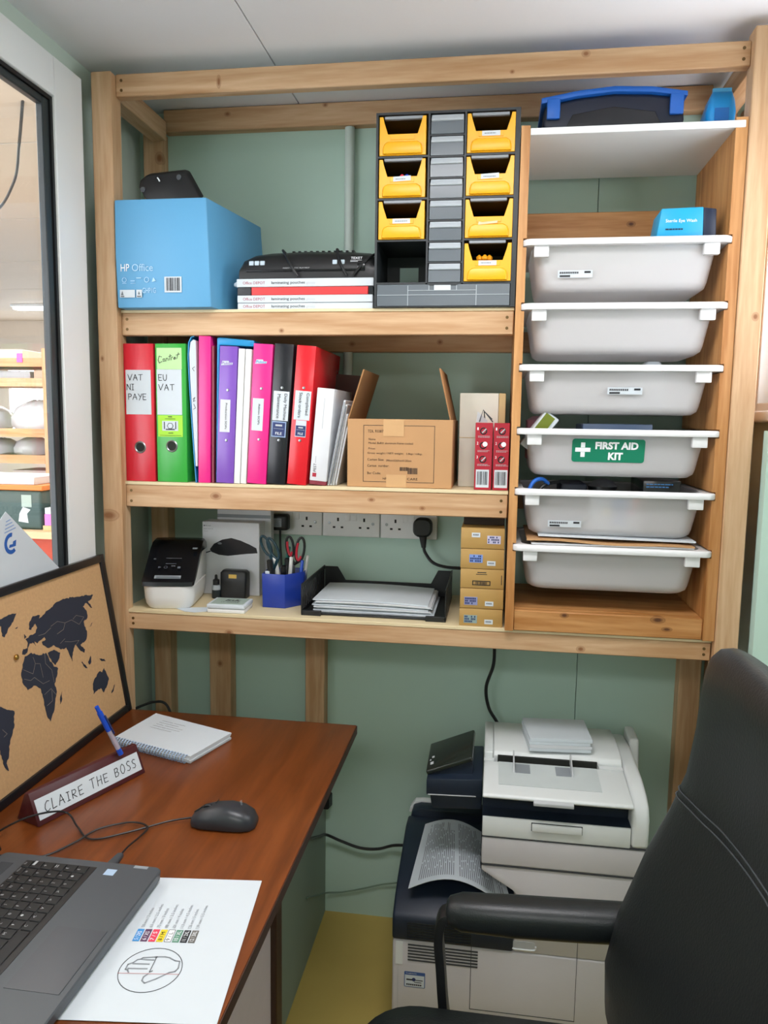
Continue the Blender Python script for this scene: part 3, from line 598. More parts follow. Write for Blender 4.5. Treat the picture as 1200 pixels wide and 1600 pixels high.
s = flat('certificate_mark', [rect(-.858, -.822, 1.692, 1.709), rect(-.8185, -.805, 1.692, 1.709)], (0, PY, 0), M_paper, t, lift=.0012); printlines('mark_print', -.844, -.8235, 1.694, 1.706, PY, 3, M_ink, s, 2); flat('mark_print', [[(-.8555, 1.697), (-.849, 1.697), (-.852, 1.707)], rect(-.856, -.8475, 1.6932, 1.6958), rect(-.8165, -.807, 1.6932, 1.6958), [(-.8145, 1.6985), (-.809, 1.6985), (-.812, 1.706)]], (0, PY, 0), M_greyink, s, lift=.0018)
t = thing('phone_cradle', 'black plastic desk phone base tipped up on the light blue box', 'phone base', (-.78, 1.80, 1.9185), local=True); INV[t.name] = Matrix.Translation(-Vector((-.78, 1.80, 1.9185)))
def cradle():
    bm = B(); P = [(-.826, 1.760, 1.9185), (-.702, 1.765, 1.930), (-.740, 1.775, 1.992), (-.752, 1.776, 1.996), (-.835, 1.770, 1.988), (-.851, 1.768, 1.976), (-.853, 1.766, 1.960)]
    back = [(x+.004, y+.016, z+.010) for x, y, z in P]; loft(bm, [P, back]); return bm
obj('base_shell', cradle(), M_black, t, .004, 3)
bm = B(); prism(bm, [(1.745, 1.9178), (1.755, 1.9178), (1.90, 1.919), (1.90, 1.934), (1.785, 1.940), (1.760, 1.930)], 'x', -.822, -.706); obj('foot', bm, M_blackg, t, .002, 2)
bm = B(); lathe(bm, [(.006, 0), (.006, -.002)], (-.841, 1.765, 1.955), 'y', 12); lathe(bm, [(.006, 0), (.006, -.002)], (-.756, 1.772, 1.982), 'y', 12); obj('rubber_pad', bm, M_dgrey, t)
bm = B(); tube(bm, [(-.806, 1.7665, 1.981), (-.802, 1.7645, 1.976), (-.800, 1.764, 1.972)], .0016, 6); obj('white_tab', bm, M_whiteink, t)
bm = B(); loft(bm, [[(a, b, 1.9178) for a, b in rrect(-.692, 1.76, .03, .04, .008)], [(a, b, 1.924) for a, b in rrect(-.692, 1.765, .02, .03, .008)]]); tag(obj('bubble_wrap_scrap', bm, M_clearlip), 'scrap of clear plastic wrap on the front right edge of the blue box', 'wrap')
t.location = (-.765, 1.775, 1.9085); bpy.data.objects['bubble_wrap_scrap'].location = (.015, -.02, -.0098)
# laminating pouches and laminator
Zp = [1.6695, 1.6845, 1.7015, 1.7195]
PL = ('white glossy laminating pouch box at the bottom of the stack', 'white glossy laminating pouch box just under the red one', None, 'white glossy laminating pouch box directly under the laminator')
for k, (x0, x1, z0, z1) in enumerate(((-.594, -.2805, 1.6695, 1.6835), (-.5945, -.281, 1.6845, 1.7010), (-.595, -.280, 1.7015, 1.7190), (-.608, -.2795, 1.7195, 1.7375))):
    if k == 2:
        t = thing('red_pouch_box', 'bright red box with dark ends between the white pouch boxes', 'box', (-.44, 1.83, z0)); box('carton', x0+.0335, x1-.012, 1.7215, 1.93, z0, z1, M_redpouch, t, .001, 1)
        box('dark_end', x0, x0+.033, 1.7215, 1.93, z0, z1, M_blackc, t, .001, 1); box('dark_end', x1-.0115, x1, 1.7215, 1.93, z0, z1, M_blackc, t, .001, 1); continue
    t = thing('pouch_box', PL[k], 'box', (-.44, 1.83, z0), 'white pouch boxes in the stack'); xx = max(x0, -.596)
    bm = B(); bx(bm, xx, x1, 1.720, 1.93, z0, z1)
    obj('carton', bm, M_paper, t, .001, 1)
    if k == 3: bm = B(); loft(bm, [[(-.596, b, c) for b, c in rrect(1.79, (z0+z1)/2, .12, .014, .004)], [(-.609, b, c) for b, c in rrect(1.79, (z0+z1)/2, .10, .008, .003)]]); obj('bulging_end', bm, M_paper, t)
    zc = (z0+z1)/2-.0032; hs = .0062
    text('red_lettering', 'Office DEPOT', (-.581, 1.720, zc), plain('depot_red', '#a3324a', .5) if 'depot_red' not in bpy.data.materials else bpy.data.materials['depot_red'], t, hs, .052)
    text('grey_lettering', 'laminating pouches', (-.514, 1.720, zc-.0015), M_dgrey, t, hs+.0016, .078, bold=.012); text('pale_lettering', 'glossy', (-.433, 1.720, zc-.0015), M_lgrey, t, hs+.0005, .021)
t = thing('laminator', 'black rounded laminator resting on the stack of pouch boxes', 'laminator', (-.44, 1.82, 1.738))
bm = B(); lps = []
for x, s in ((-.592, .55), (-.585, .80), (-.567, .93), (-.53, 1.0), (-.44, 1.04), (-.34, 1.0), (-.295, .95), (-.284, .86), (-.279, .70)):
    lps.append([(x, y, 1.738+z*s) for y, z in ((1.727, 0), (1.726, .020), (1.729, .036), (1.745, .054), (1.775, .066), (1.82, .066), (1.86, .05), (1.875, .02), (1.875, 0))])
loft(bm, lps); obj('housing', bm, M_black, t, .0, 1, True, 35)
bm = B(); bx(bm, -.575, -.30, 1.7235, 1.7275, 1.7535, 1.758); obj('feed_slot', bm, M_blackg, t, .001, 1)
bm = B(); bx(bm, -.318, -.300, 1.7225, 1.729, 1.757, 1.769); obj('switch', bm, M_blackg, t, .002, 2)
bm = B(); [bx(bm, x, x+.011, 1.7275, 1.731, 1.7685, 1.7785) for x in (-.569, -.556, -.543, -.375, -.358)]; obj('button_icons', bm, plain('pale_icon_tile', '#b9c9d4', .4), t, .001, 1)
text('white_lettering', 'INSERT PLASTIC FILM FIRST', (-.488, 1.7238, 1.7595), M_lgrey, t, .0028, .062, lift=.001)
uu = Vector((0, .35, 1)).normalized(); text('white_lettering', 'TEXET', (-.333, 1.7305, 1.7785), M_whiteink, t, .0055, .026, X3, uu, lift=.0022); flat('white_print', [rect(0, .026, 0, .0009), rect(0, .017, -.003, -.0015)], (-.334, 1.7295, 1.7755), M_lgrey, t, X3, uu, lift=.002)
for cp in ([(-.498, 1.85, 1.800), (-.500, 1.77, 1.8085), (-.488, 1.742, 1.795), (-.468, 1.7205, 1.765), (-.452, 1.7195, 1.742)], [(-.374, 1.85, 1.800), (-.372, 1.77, 1.809), (-.366, 1.742, 1.795), (-.353, 1.7205, 1.765), (-.340, 1.7195, 1.742)], [(-.283, 1.75, 1.793), (-.294, 1.732, 1.781), (-.316, 1.7205, 1.755), (-.326, 1.7195, 1.742)]):
    bm = B(); tube(bm, spline(cp), .003); obj('power_cord', bm, M_black, t)
bm = B(); [bx(bm, -.48+k*.014, -.474+k*.014, 1.775, 1.815, 1.803, 1.8085) for k in range(11)]; obj('cooling_ribs', bm, M_blackg, t)

# ------------------------------------------------------------------ middle shelf: files and boxes (shelf top 1.270)
ZM = 1.2705
def lever(name, label, x0, x1, h, mat, ringz):
    t = thing(name, label, 'file', ((x0+x1)/2, 1.715, ZM), 'files on the middle shelf')
    bm = B(); bx(bm, x0, x1, 1.715, 1.718, ZM, ZM+h); bx(bm, x0, x0+.0025, 1.718, 1.995, ZM, ZM+h); bx(bm, x1-.0025, x1, 1.718, 1.995, ZM, ZM+h); obj('cover', bm, mat, t, .0012, 2)
    box('paper_block', x0+.004, x1-.012, 1.74, 1.985, ZM+.004, ZM+h-.02, M_paper2, t)
    xc = (x0+x1)/2
    bm = B(); lps = []
    for R, y in ((.0105, 1.7148), (.0125, 1.7135), (.0145, 1.7148)): lps.append([(xc+R*math.cos(2*PI*k/24), y, ringz+R*math.sin(2*PI*k/24)) for k in range(24)])
    loft(bm, lps, False, False); obj('finger_ring', bm, M_steel, t)
    bm = B(); lathe(bm, [(.0106, 0), (.0106, -.0003)], (xc, 1.7149, ringz), 'y', 24); obj('ring_hole', bm, M_dark, t)
    return t
t = lever('lever_arch_file', 'red lever arch file with large white handwritten label, leftmost on the middle shelf', -.8725, -.7985, .3225, M_red, 1.351)
s = sticker('spine_label', -.868, -.8055, 1.4285, 1.532, 1.715, M_paper, t)
for i, wd in enumerate(('VAT', 'NI', 'PAYE')): st, L_ = hand(wd, .0135, .18); strokes('handwriting', st, (-.862+(.0 if i != 1 else -.003), 1.715, 1.508-.0225*i), M_ink, s, .0014, lift=.0012)
t = lever('lever_arch_file', 'green lever arch file with white and lime labels on its spine', -.7935, -.719, .3225, M_green, 1.355)
sticker('top_label', -.7895, -.7285, 1.534, 1.583, 1.715, M_palegreen, t); s = sticker('spine_label', -.7905, -.7295, 1.4285, 1.5335, 1.715, M_paper, t)
for i, wd in enumerate(('EU', 'VAT')): st, L_ = hand(wd, .0135, .25); strokes('handwriting', st, (-.786, 1.715, 1.508-.0225*i), M_ink, s, .0014, lift=.0012)
strokes('handwriting', [[(.010,.016),(.004,.018),(.001,.009),(.004,.002),(.011,.006)],[(.014,.006),(.013,.011),(.017,.012),(.018,.007),(.014,.006)],[(.020,.006),(.021,.013),(.025,.013),(.026,.008)],[(.031,.022),(.029,.009)],[(.027,.017),(.034,.019)],[(.033,.009),(.034,.015),(.037,.016)],[(.042,.016),(.039,.013),(.041,.010),(.043,.016),(.044,.011)],[(.051,.026),(.047,.012)],[(.045,.020),(.054,.023)]], (-.787, 1.715, 1.546), M_ink, t, .0012, lift=.0012)
s = sticker('lime_label', -.7895, -.7285, 1.377, 1.427, 1.715, M_lime, t); s2 = flat('white_panel', [rect(-.779, -.7395, 1.391, 1.414)], (0, 1.715, 0), M_paper, s, lift=.001)
flat('label_print', ring(-.759, 1.4025, .008, .0066, 6)+[rect(-.770, -.748, 1.393, 1.3955), rect(-.7745, -.7725, 1.395, 1.412), rect(-.7465, -.7445, 1.395, 1.412), rect(-.772, -.746, 1.4185, 1.4195), rect(-.764, -.754, 1.423, 1.425), rect(-.764, -.752, 1.385, 1.3865), rect(-.785, -.732, 1.380, 1.3806)], (0, 1.715, 0), M_ink, s, lift=.0015)
# document wallet bulging with paper
t = thing('document_wallet', 'bright blue document wallet with bent edge and handwritten papers inside', 'folder', (-.705, 1.72, ZM), 'files on the middle shelf')
cur = [(1.2705, -.699), (1.33, -.703), (1.42, -.708), (1.50, -.712), (1.56, -.7145), (1.595, -.7125), (1.608, -.706), (1.610, -.699)]
bm = B(); prism(bm, [(x, z) for z, x in cur]+[(x+.0018, z-.001) for z, x in cur[::-1]], 'y', 1.716, 1.95); obj('blue_cover', bm, M_blue, t)
cp = [(1.309, -.6985), (1.40, -.7035), (1.50, -.7085), (1.57, -.7105), (1.596, -.707), (1.602, -.700)]
bm = B(); prism(bm, [(x, z) for z, x in cp]+[(x, z) for z, x in ((1.600, -.6945), (1.57, -.694), (1.40, -.6935), (1.309, -.6945))], 'y', 1.7165, 1.945); s = obj('papers', bm, M_paper, t)
strokes('handwriting', [[(.006,.02),(.001,.016),(.005,.010)],[(.001,-.055),(.006,-.05),(.002,-.06),(.007,-.058)],[(.003,-.066),(.007,-.075),(.002,-.078)]], (-.704, 1.7165, 1.52), M_ink, s, .0011)
t = thing('card_folder', 'hot pink card folder standing right of the blue document wallet', 'folder', (-.675, 1.72, ZM), 'files on the middle shelf')
bm = B(); prism(bm, [(-.6925, ZM), (-.663, ZM), (-.6575, 1.610), (-.6865, 1.611)], 'y', 1.7155, 1.96); obj('folder_body', bm, M_pink, t, .0015, 2)
t = thing('slim_folder', 'very thin maroon folder between pink folder and blue wrap folder', 'folder', (-.655, 1.72, ZM), 'files on the middle shelf')
bm = B(); prism(bm, [(-.660, ZM), (-.6545, ZM), (-.6505, 1.588), (-.6560, 1.588)], 'y', 1.718, 1.95); obj('folder_body', bm, M_maroon, t, .0008, 1)
t = thing('wrap_folder', 'mid blue card folder folded over the tops of purple and white binders', 'folder', (-.645, 1.72, ZM), 'files on the middle shelf')
bm = B(); prism(bm, [(-.6525, ZM), (-.6480, ZM), (-.6395, 1.5905), (-.5575, 1.5870), (-.5570, 1.6005), (-.640, 1.608), (-.6455, 1.606)], 'y', 1.724, 1.95); obj('folder_body', bm, M_blue, t, .0015, 2)
def binder(name, label, xr, wdt, h, ang, mat, depth=.27, y=1.715):
    # local frame: origin at the lower right front corner, leaning right
    t = thing(name, label, 'binder', (xr, y, ZM), 'files on the middle shelf', local=True, rot=(0, math.radians(ang), 0))
    bm = B(); bx(bm, -wdt, 0, 0, .0025, 0, h); bx(bm, -wdt, -wdt+.002, .0025, depth, 0, h); bx(bm, -.002, 0, .0025, depth, 0, h); obj('cover', bm, mat, t, .0015, 2)
    box('paper_block', -wdt+.003, -.004, .02, depth-.01, .004, h-.03, M_paper2, t); return t
def rivets(t, wdt, zs):
    bm = B()
    for z in zs: lathe(bm, [(.0035, 0), (.0028, -.0016), (.001, -.002)], (-wdt*.48, 0, z), 'y', 12)
    obj('rivet', bm, M_steel, t)
def vtext(s, x, z0, hgt, t, mat=M_ink, h=.005): # reads downwards
    return text('spine_lettering', s, (x, 0, z0), mat, t, h, hgt, -Z3, X3, lift=.0016)
def scribble(t, x0, z, mat):
    s = flat('maker_mark', [[(x0, z), (x0+.027, z+.002), (x0+.028, z+.007), (x0+.02, z+.0065), (x0+.018, z+.0105), (x0+.003, z+.010)]], (0, 0, 0), M_paper, t, lift=.0006)
    text('maker_lettering', 'Pukka', (x0+.002, 0, z+.002), mat, s, .006, .024, shear=.2, lift=.0012)
t = binder('ring_binder', 'purple ring binder with small white label on its spine', -.606, .042, .316, 2.3, M_purple); rivets(t, .042, (.100, .216)); scribble(t, -.038, .272, M_purple)
sticker('spine_label', -.037, -.013, .119, .194, 0, M_paper2, t); vtext('Production SOPs', -.0245, .186, .060, t, M_ink, .0045)
binder('slim_binder', 'slim plain white binder beside the purple ring binder', -.5905, .0145, .311, 2.7, M_wplast)
binder('slim_binder', 'slim plain white binder beside the pink ring binder', -.5755, .0135, .310, 2.9, M_wplast)
t = binder('ring_binder', 'pink ring binder with small white label on its spine', -.5275, .0455, .321, 3.3, M_pink); rivets(t, .0455, (.103, .220)); scribble(t, -.040, .275, M_blue)
sticker('spine_label', -.041, -.015, .123, .197, 0, M_paper, t); vtext('Admin SOPs', -.027, .185, .048, t, M_ink, .0045)
t = binder('ring_binder', 'black ring binder with printed white and navy labels', -.4815, .044, .321, 3.8, M_blackc); rivets(t, .044, (.102, .222))
sticker('spine_label', -.040, -.003, .147, .214, 0, M_paper, t); vtext('Daily Machine', -.0165, .209, .060, t, M_ink, .009); vtext('Maintenance', -.0305, .207, .055, t, M_ink, .0075)
s = sticker('file_label', -.040, -.006, .109, .145, 0, plain('label_border_blue', '#8fa6c8', .5), t); flat('navy_panel', [rect(-.0375, -.0085, .1115, .1425)], (0, 0, 0), M_navy, s, lift=.0012); text('file_lettering', 'FILE', (-.030, 0, .1145), M_whiteink, s, .006, .015, lift=.0018); flat('label_rule', [rect(-.035, -.011, .128, .1286), rect(-.031, -.015, .134, .138)], (0, 0, 0), M_lgrey, s, lift=.0018)
t = binder('ring_binder', 'scarlet ring binder with printed white and navy labels', -.4325, .0445, .317, 4.4, M_red2); rivets(t, .0445, (.102, .222))
sticker('spine_label', -.040, -.003, .149, .215, 0, M_paper, t); vtext('Completed', -.0155, .211, .050, t, M_ink, .009); vtext('Stock orders', -.0305, .211, .057, t, M_ink, .0075)
s = sticker('file_label', -.034, -.009, .110, .148, 0, plain('label_border_pale', '#c9cfdd', .5), t); flat('navy_panel', [rect(-.033, -.010, .112, .136)], (0, 0, 0), M_navy, s, lift=.0012); text('file_lettering', 'FILE', (-.027, 0, .115), M_whiteink, s, .005, .012, lift=.0018); flat('label_rule', [rect(-.031, -.012, .126, .1265), rect(-.027, -.016, .130, .133)], (0, 0, 0), M_lgrey, s, lift=.0018)
t = thing('manual_book', 'grey white book with red foot and small red square, right of scarlet binder', 'book', (-.3855, 1.72, ZM), 'books leaning on the middle shelf', local=True, rot=(0, math.radians(5.0), 0))
box('cover', -.040, 0, 0, .21, .009, .222, M_silverc, t, .0015, 2); box('red_foot', -.040, 0, 0, .21, 0, .0088, M_maroon, t, .0008, 1)
text('spine_lettering', 'PEST', (-.0265, 0, .030), M_ink, t, .0065, .019, Z3, -X3); flat('red_square', [rect(-.034, -.025, .018, .027)], (0, 0, 0), M_redbox, t); flat('spine_print', [rect(-.030, -.0285, .050, .066), rect(-.0215, -.020, .13, .20)], (0, 0, 0), M_lgrey, t)
CB = ((-.3797, .0048, .200, 11.0), (-.3744, .0048, .190, 11.0), (-.3691, .0048, .168, 11.0), (-.3638, .0048, .140, 11.0))
for k, (x, wd, h, a) in enumerate(CB):
    t = thing('thin_catalogue', 'thin white catalogue leaning, ' + ('next to the grey white book', 'second from the grey white book', 'third from the grey white book', 'next to the brown carton')[k], 'catalogue', (x, 1.728+.004*k, ZM), 'books leaning on the middle shelf', local=True, rot=(0, math.radians(a), 0))
    box('cover', -wd, 0, 0, .20, 0, h, (M_paper2, M_silverc, M_paper2, M_lgrey)[k], t, .0008, 1)
    box('page_edge', -wd+.001, -.001, -.0008, -.0001, .004, h-.004, (M_grey, M_greyink, M_lgrey, M_paper2)[k], t)
t = thing('plastic_wallet', 'smoky brown see-through wallet standing behind the thin catalogues', 'folder', (-.39, 1.95, ZM)); bm = B(); prism(bm, [(-.44, ZM), (-.342, ZM), (-.342, 1.535), (-.44, 1.542)], 'y', 1.955, 1.962); obj('wallet', bm, M_brownclear, t)
# open carton
t = thing('open_carton', 'open brown cardboard carton with two upright flaps on the middle shelf', 'box', (-.216, 1.84, ZM))
bm = B(); tub(bm, -.336, -.096, 1.722, 1.95, ZM, 1.4255, .003); obj('carton', bm, [M_card], t, .001, 1)
bm = B(); prism(bm, [(-.336, 1.4258), (-.302, 1.5365), (-.2985, 1.5365), (-.3325, 1.4258)], 'y', 1.724, 1.948); obj('flap', bm, M_cardin, t, .0008, 1)
bm = B(); prism(bm, [(-.100, 1.4258), (-.1265, 1.5395), (-.130, 1.5395), (-.1035, 1.4258)][::-1], 'y', 1.724, 1.948); obj('flap', bm, M_cardin, t, .0008, 1)
bm = B(); prism(bm, [(1.9480, 1.4258), (1.978, 1.385), (1.9815, 1.385), (1.9515, 1.4258)], 'x', -.33, -.10); obj('flap', bm, M_card, t)
cb = [(-.299, 1.411, -.253), (-.206, 1.411, -.137)]
flat('printed_frame', [rect(-.299, -.252, 1.4105, 1.4115), rect(-.206, -.136, 1.4105, 1.4115), rect(-.299, -.243, 1.2825, 1.2835), rect(-.198, -.136, 1.2825, 1.2835), rect(-.299, -.298, 1.2825, 1.4115), rect(-.137, -.136, 1.2825, 1.4115)], (0, 1.722, 0), M_ink, t)
for s_, x, z, wd, hh in (('TDL 93387', -.289, 1.395, .036, .006), ('Name', -.287, 1.3775, .016, .0045), ('Model: BxRX aluminum frame cocked', -.287, 1.369, .102, .0045), ('Price:', -.287, 1.3565, .016, .0045), ('Gross weight / NET weight:', -.289, 1.345, .083, .0055), ('5.8kgs / 4.8kgs', -.200, 1.345, .036, .005), ('Carton Size:', -.289, 1.331, .038, .0055), ('390mmX260mmX120mm', -.246, 1.330, .058, .0045), ('Carton  number:', -.289, 1.317, .050, .0055), ('Bar Code:', -.289, 1.300, .031, .0055), ('HAN', -.253, 1.288, .014, .0055), ('CARE', -.197, 1.288, .024, .0055)):
    text('carton_lettering', s_, (x, 1.722, z), plain('faded_ink', '#3a2d22', .7) if 'faded_ink' not in bpy.data.materials else bpy.data.materials['faded_ink'], t, hh, wd, lift=.0006)
barcode('barcode', -.214, -.194, 1.309, 1.3175, 1.722, t, None, 5); barcode('barcode', -.196, -.174, 1.302, 1.316, 1.722, t, None, 6)
for r4 in (rect(-.253, -.206, 1.387, 1.4255), rect(-.245, -.199, 1.271, 1.300)): flat('parcel_tape', [r4], (0, 1.722, 0), M_tape, t, lift=.001)
t = thing('cream_carton', 'cream box with tan edges standing behind the two crimson boxes', 'box', (-.03, 1.87, ZM))
box('carton', -.0855, .004, 1.80, 1.96, ZM, 1.4885, M_cream, t, .002, 2); box('tan_edge', .0045, .020, 1.802, 1.96, ZM, 1.4885, M_tan, t, .001, 1); box('lid_seam', -.0857, .004, 1.7992, 1.80, 1.385, 1.3862, M_tan, t)
for k, x in enumerate((-.0455, -.0045)):
    t = thing('bulb_carton', ('crimson box with printed diagrams and barcode, next to the brown carton', 'crimson box with printed diagrams and barcode, against the tray frame')[k], 'box', (x+.015, 1.76, ZM), 'crimson boxes')
    box('carton', x, x+.0385 if k == 0 else x+.0345, 1.722, 1.79, ZM, 1.4205, M_redbox, t, .001, 1)
    for q, z in enumerate((1.402, 1.370, 1.339)):
        text('diagram_number', str(q+1), (x+.004, 1.722, z+.002), M_whiteink, t, .006, .003)
        flat('diagram', ring(x+.018, z, .008, .0055, 16), (0, 1.722, 0), M_blackc, t); flat('diagram_highlight', [[(x+.014, z-.003), (x+.023, z+.006), (x+.0245, z+.004), (x+.016, z-.005)]] if q != 1 else [ellipse(x+.022, z+.003, .0055, .0055, 12)], (0, 1.722, 0), M_whiteink if q == 1 else M_lgrey, t, lift=.001)
        printlines('diagram_print', x+.006, x+.034, z-.015, z-.010, 1.722, 2, M_lgrey, t, q+3)
    s = sticker('white_label', x+.0035, x+.0325, 1.276, 1.316, 1.722, M_paper, t); barcode('barcode', x+.006, x+.030, 1.282, 1.312, 1.722, s, None, 8+k, 12)
t = thing('wire_ties', 'folded paper slip with dark wire standing on top of the crimson boxes', 'paper slip', (-.03, 1.75, 1.421))
bm = B(); prism(bm, [(-.045, 1.4212), (-.020, 1.4212), (-.020, 1.4255), (-.043, 1.446)], 'y', 1.755, 1.757); obj('paper_slip', bm, M_lgrey, t)
bm = B(); tube(bm, [(-.038, 1.745, 1.4225), (-.030, 1.75, 1.449), (-.008, 1.745, 1.4225)], .0016, 6); tube(bm, [(-.026, 1.76, 1.4225), (-.028, 1.755, 1.446), (-.010, 1.752, 1.428)], .002, 6); obj('dark_wire', bm, M_dgrey, t)

# ------------------------------------------------------------------ lower shelf (top 0.957)
ZL = 0.9573
t = thing('label_printer', 'white and black desktop label printer at the left end of the lower shelf', 'label printer', (-.7775, 1.722, ZL), local=True, rot=(0, 0, math.radians(10)))
def prof_loft(prof, xs, ins):
    bm = B(); cy = sum(p[0] for p in prof)/len(prof); cz = sum(p[1] for p in prof)/len(prof)
    loft(bm, [[(x, cy+(y-cy)*s, cz+(z-cz)*s) for y, z in prof] for x, s in zip(xs, ins)]); return bm
wp = [(.006, .001), (.001, .012), (0, .055), (.125, .132), (.19, .132), (.20, .11), (.20, .001)]
bm = B(); lps = []
for z, hw0, hw1, yf in ((.001, .048, .052, .010), (.012, .056, .058, .002), (.03, .060, .061, 0), (.057, .0625, .0625, -.001)): lps.append([(a, b, z) for a, b in rrect(0, yf+(.2-yf)/2, hw1*2, .2-yf, .028, 6)])
loft(bm, lps); obj('lower_body', bm, M_wplast, t, 0, 1, True, 45)
bm = B(); prism(bm, [(.004, .0572), (.125, .128), (.195, .128), (.199, .0572)], 'x', -.0605, .0605); obj('upper_body', bm, M_wplast, t, .004, 2)
bm = B(); bp = [(-.003, .058), (.0, .068), (.03, .086), (.11, .140), (.135, .152), (.165, .156), (.19, .146), (.197, .130), (.12, .1295), (.03, .0735)]
loft(bm, [[(x, .1+(y-.1)*s, .1+(z-.1)*s) for y, z in bp] for x, s in ((-.0635, .93), (-.060, .985), (-.04, 1.0), (.04, 1.0), (.060, .985), (.0635, .93))]); obj('black_cover', bm, M_blackg, t, .0, 1, True, 30)
t.scale = (1, .86, 1)
nrm = Vector((0, -.56, .83)); uu = Vector((0, .83, .56)); 
p0 = Vector((0, .0, .068))+nrm*.0006
flat('grey_window', [rect(-.034, .030, .011, .022)], p0, M_grey, t, X3, uu, .0012)
flat('pale_print', [rect(-.028, .028, .012, .0135), rect(-.030, .026, .016, .0172), rect(-.014, .012, .062, .0635), rect(-.016, .022, .082, .0835), rect(-.046, -.040, .078, .081)]+ring(-.012, .050, .0045, .0035, 14)+[[(-.030, .046), (-.023, .050), (-.030, .053)], rect(.001, .011, .053, .056), rect(.017, .024, .046, .053)], p0, plain('dim_grey_print', '#5b6068', .5), t, X3, uu, .0025)
box('silver_tab', .046, .057, .085, .096, .1375, .1405, M_grey, t)
bm = B(); cur = [(-.04, .06), (-.02, .02), (.02, .0), (.065, .018), (.078, .05), (.06, .07)]
bm = B(); loft(bm, [[(-.765+a, 1.738+b, ZL+.0003) for a, b in [(0, .0), (.035, -.026), (.060, -.030), (.085, -.018), (.100, .012), (.098, .030), (.06, .02)]], [(-.765+a, 1.738+b, ZL+.0012) for a, b in [(0, .0), (.035, -.026), (.060, -.030), (.085, -.018), (.100, .012), (.098, .030), (.06, .02)]]])
tag(obj('printed_label', bm, M_paper), 'curled white label lying under the front of the label printer', 'label')
# boxes behind
t = thing('mouse_carton', 'light grey mouse carton with large black mouse picture standing behind the ink bottle', 'box', (-.68, 1.94, ZL))
box('carton', -.760, -.604, 1.905, 1.955, ZL, 1.152, M_silverc, t, .0015, 1)
flat('mark_tile', [rect(-.7555, -.7525, 1.1395, 1.1425)], (0, 1.905, 0), M_dgrey, t); text('carton_lettering', 'Microsoft', (-.7505, 1.905, 1.1395), M_greyink, t, .0032, .0145); text('carton_lettering', 'Basic Optical', (-.7555, 1.905, 1.1305), M_grey, t, .004, .025); text('carton_lettering', 'Mouse', (-.7555, 1.905, 1.1245), M_lgrey, t, .0035, .011)
ms = [(-.7395, 1.078), (-.728, 1.093), (-.705, 1.105), (-.680, 1.110), (-.655, 1.104), (-.630, 1.094), (-.612, 1.085), (-.609, 1.072), (-.640, 1.069), (-.690, 1.062), (-.715, 1.064), (-.735, 1.071)]
flat('mouse_picture', [ms], (0, 1.905, 0), M_blackc, t); flat('wheel_picture', [ellipse(-.712, 1.0945, .006, .003, 12)], (0, 1.905, 0), M_greyink, t, lift=.001); strokes('cable_picture', [[(-.738, 1.073), (-.752, 1.068)]], (0, 1.905, 0), M_blackc, t, .003)
t = thing('hanging_carton', 'light grey carton with slotted hang tab standing against the wall behind', 'box', (-.65, 1.975, ZL))
box('carton', -.738, -.588, 1.957, 1.984, ZL, 1.195, M_silverc, t, .0015, 1); flat('hang_slot', [rrect(-.663, 1.181, .034, .0045, .002), rrect(-.663, 1.1845, .010, .006, .002)], (0, 1.957, 0), M_dgrey, t)
flat('carton_print', [rect(-.7375, -.589, 1.1575, 1.1665)], (0, 1.957, 0), M_grey, t)
t = thing('ink_bottle', 'small dropper bottle of black ink beside the black stamp', 'bottle', (-.708, 1.865, ZL))
bm = B(); lathe(bm, [(.0105, 0), (.0112, .001), (.0112, .030), (.0095, .034)], (-.708, 1.865, ZL)); obj('bottle', bm, plain('ink_bottle_label', '#1d2a30', .4), t)
bm = B(); lathe(bm, [(.0113, .0225), (.0113, .030), (.0098, .0345), (.006, .0355)], (-.708, 1.865, ZL)); obj('clear_shoulder', bm, M_clearlip, t)
bm = B(); lathe(bm, [(.0085, .0355), (.0085, .048), (.004, .051), (.0035, .060), (.0015, .062)], (-.708, 1.865, ZL)); obj('dropper_cap', bm, M_black, t)
t = thing('hand_stamp', 'black self-inking stamp block with small gold sticker', 'stamp', (-.665, 1.88, ZL))
bm = B(); loft(bm, [[(a, b, ZL) for a, b in rrect(-.663, 1.882, .068, .040, .006)], [(a, b, ZL+.04) for a, b in rrect(-.663, 1.884, .070, .038, .006)], [(a, b, ZL+.066) for a, b in rrect(-.664, 1.886, .072, .034, .008)], [(a, b, ZL+.072) for a, b in rrect(-.664, 1.886, .062, .026, .008)]]); obj('stamp_body', bm, M_black, t, ang=50)
s = sticker('gold_sticker', -.675, -.654, ZL+.043, ZL+.063, 1.8675, plain('bright_gold_foil', '#e0bb62', .35), t)
t = thing('ink_pad', 'white ink pad tin with printed green grey lid in front of the stamp', 'ink pad', (-.63, 1.752, ZL), local=True, rot=(0, 0, math.radians(2)))
box('base', -.046, .046, -.036, .036, 0, .0095, M_wplast, t, .002, 2); box('lid', -.047, .047, -.037, .037, .0105, .021, M_paper, t, .0025, 2); box('lid_label', -.040, .041, -.031, .031, .0211, .0216, plain('green_grey_label', '#9fb0a6', .5), t)
text('lid_lettering', 'Ink', (-.013, -.001, .0217), M_ink, t, .016, .040, X3, Y3, .2, bold=.02); text('lid_lettering', 'IT NOW', (-.018, -.016, .0217), M_ink, t, .008, .045, X3, Y3, .1)
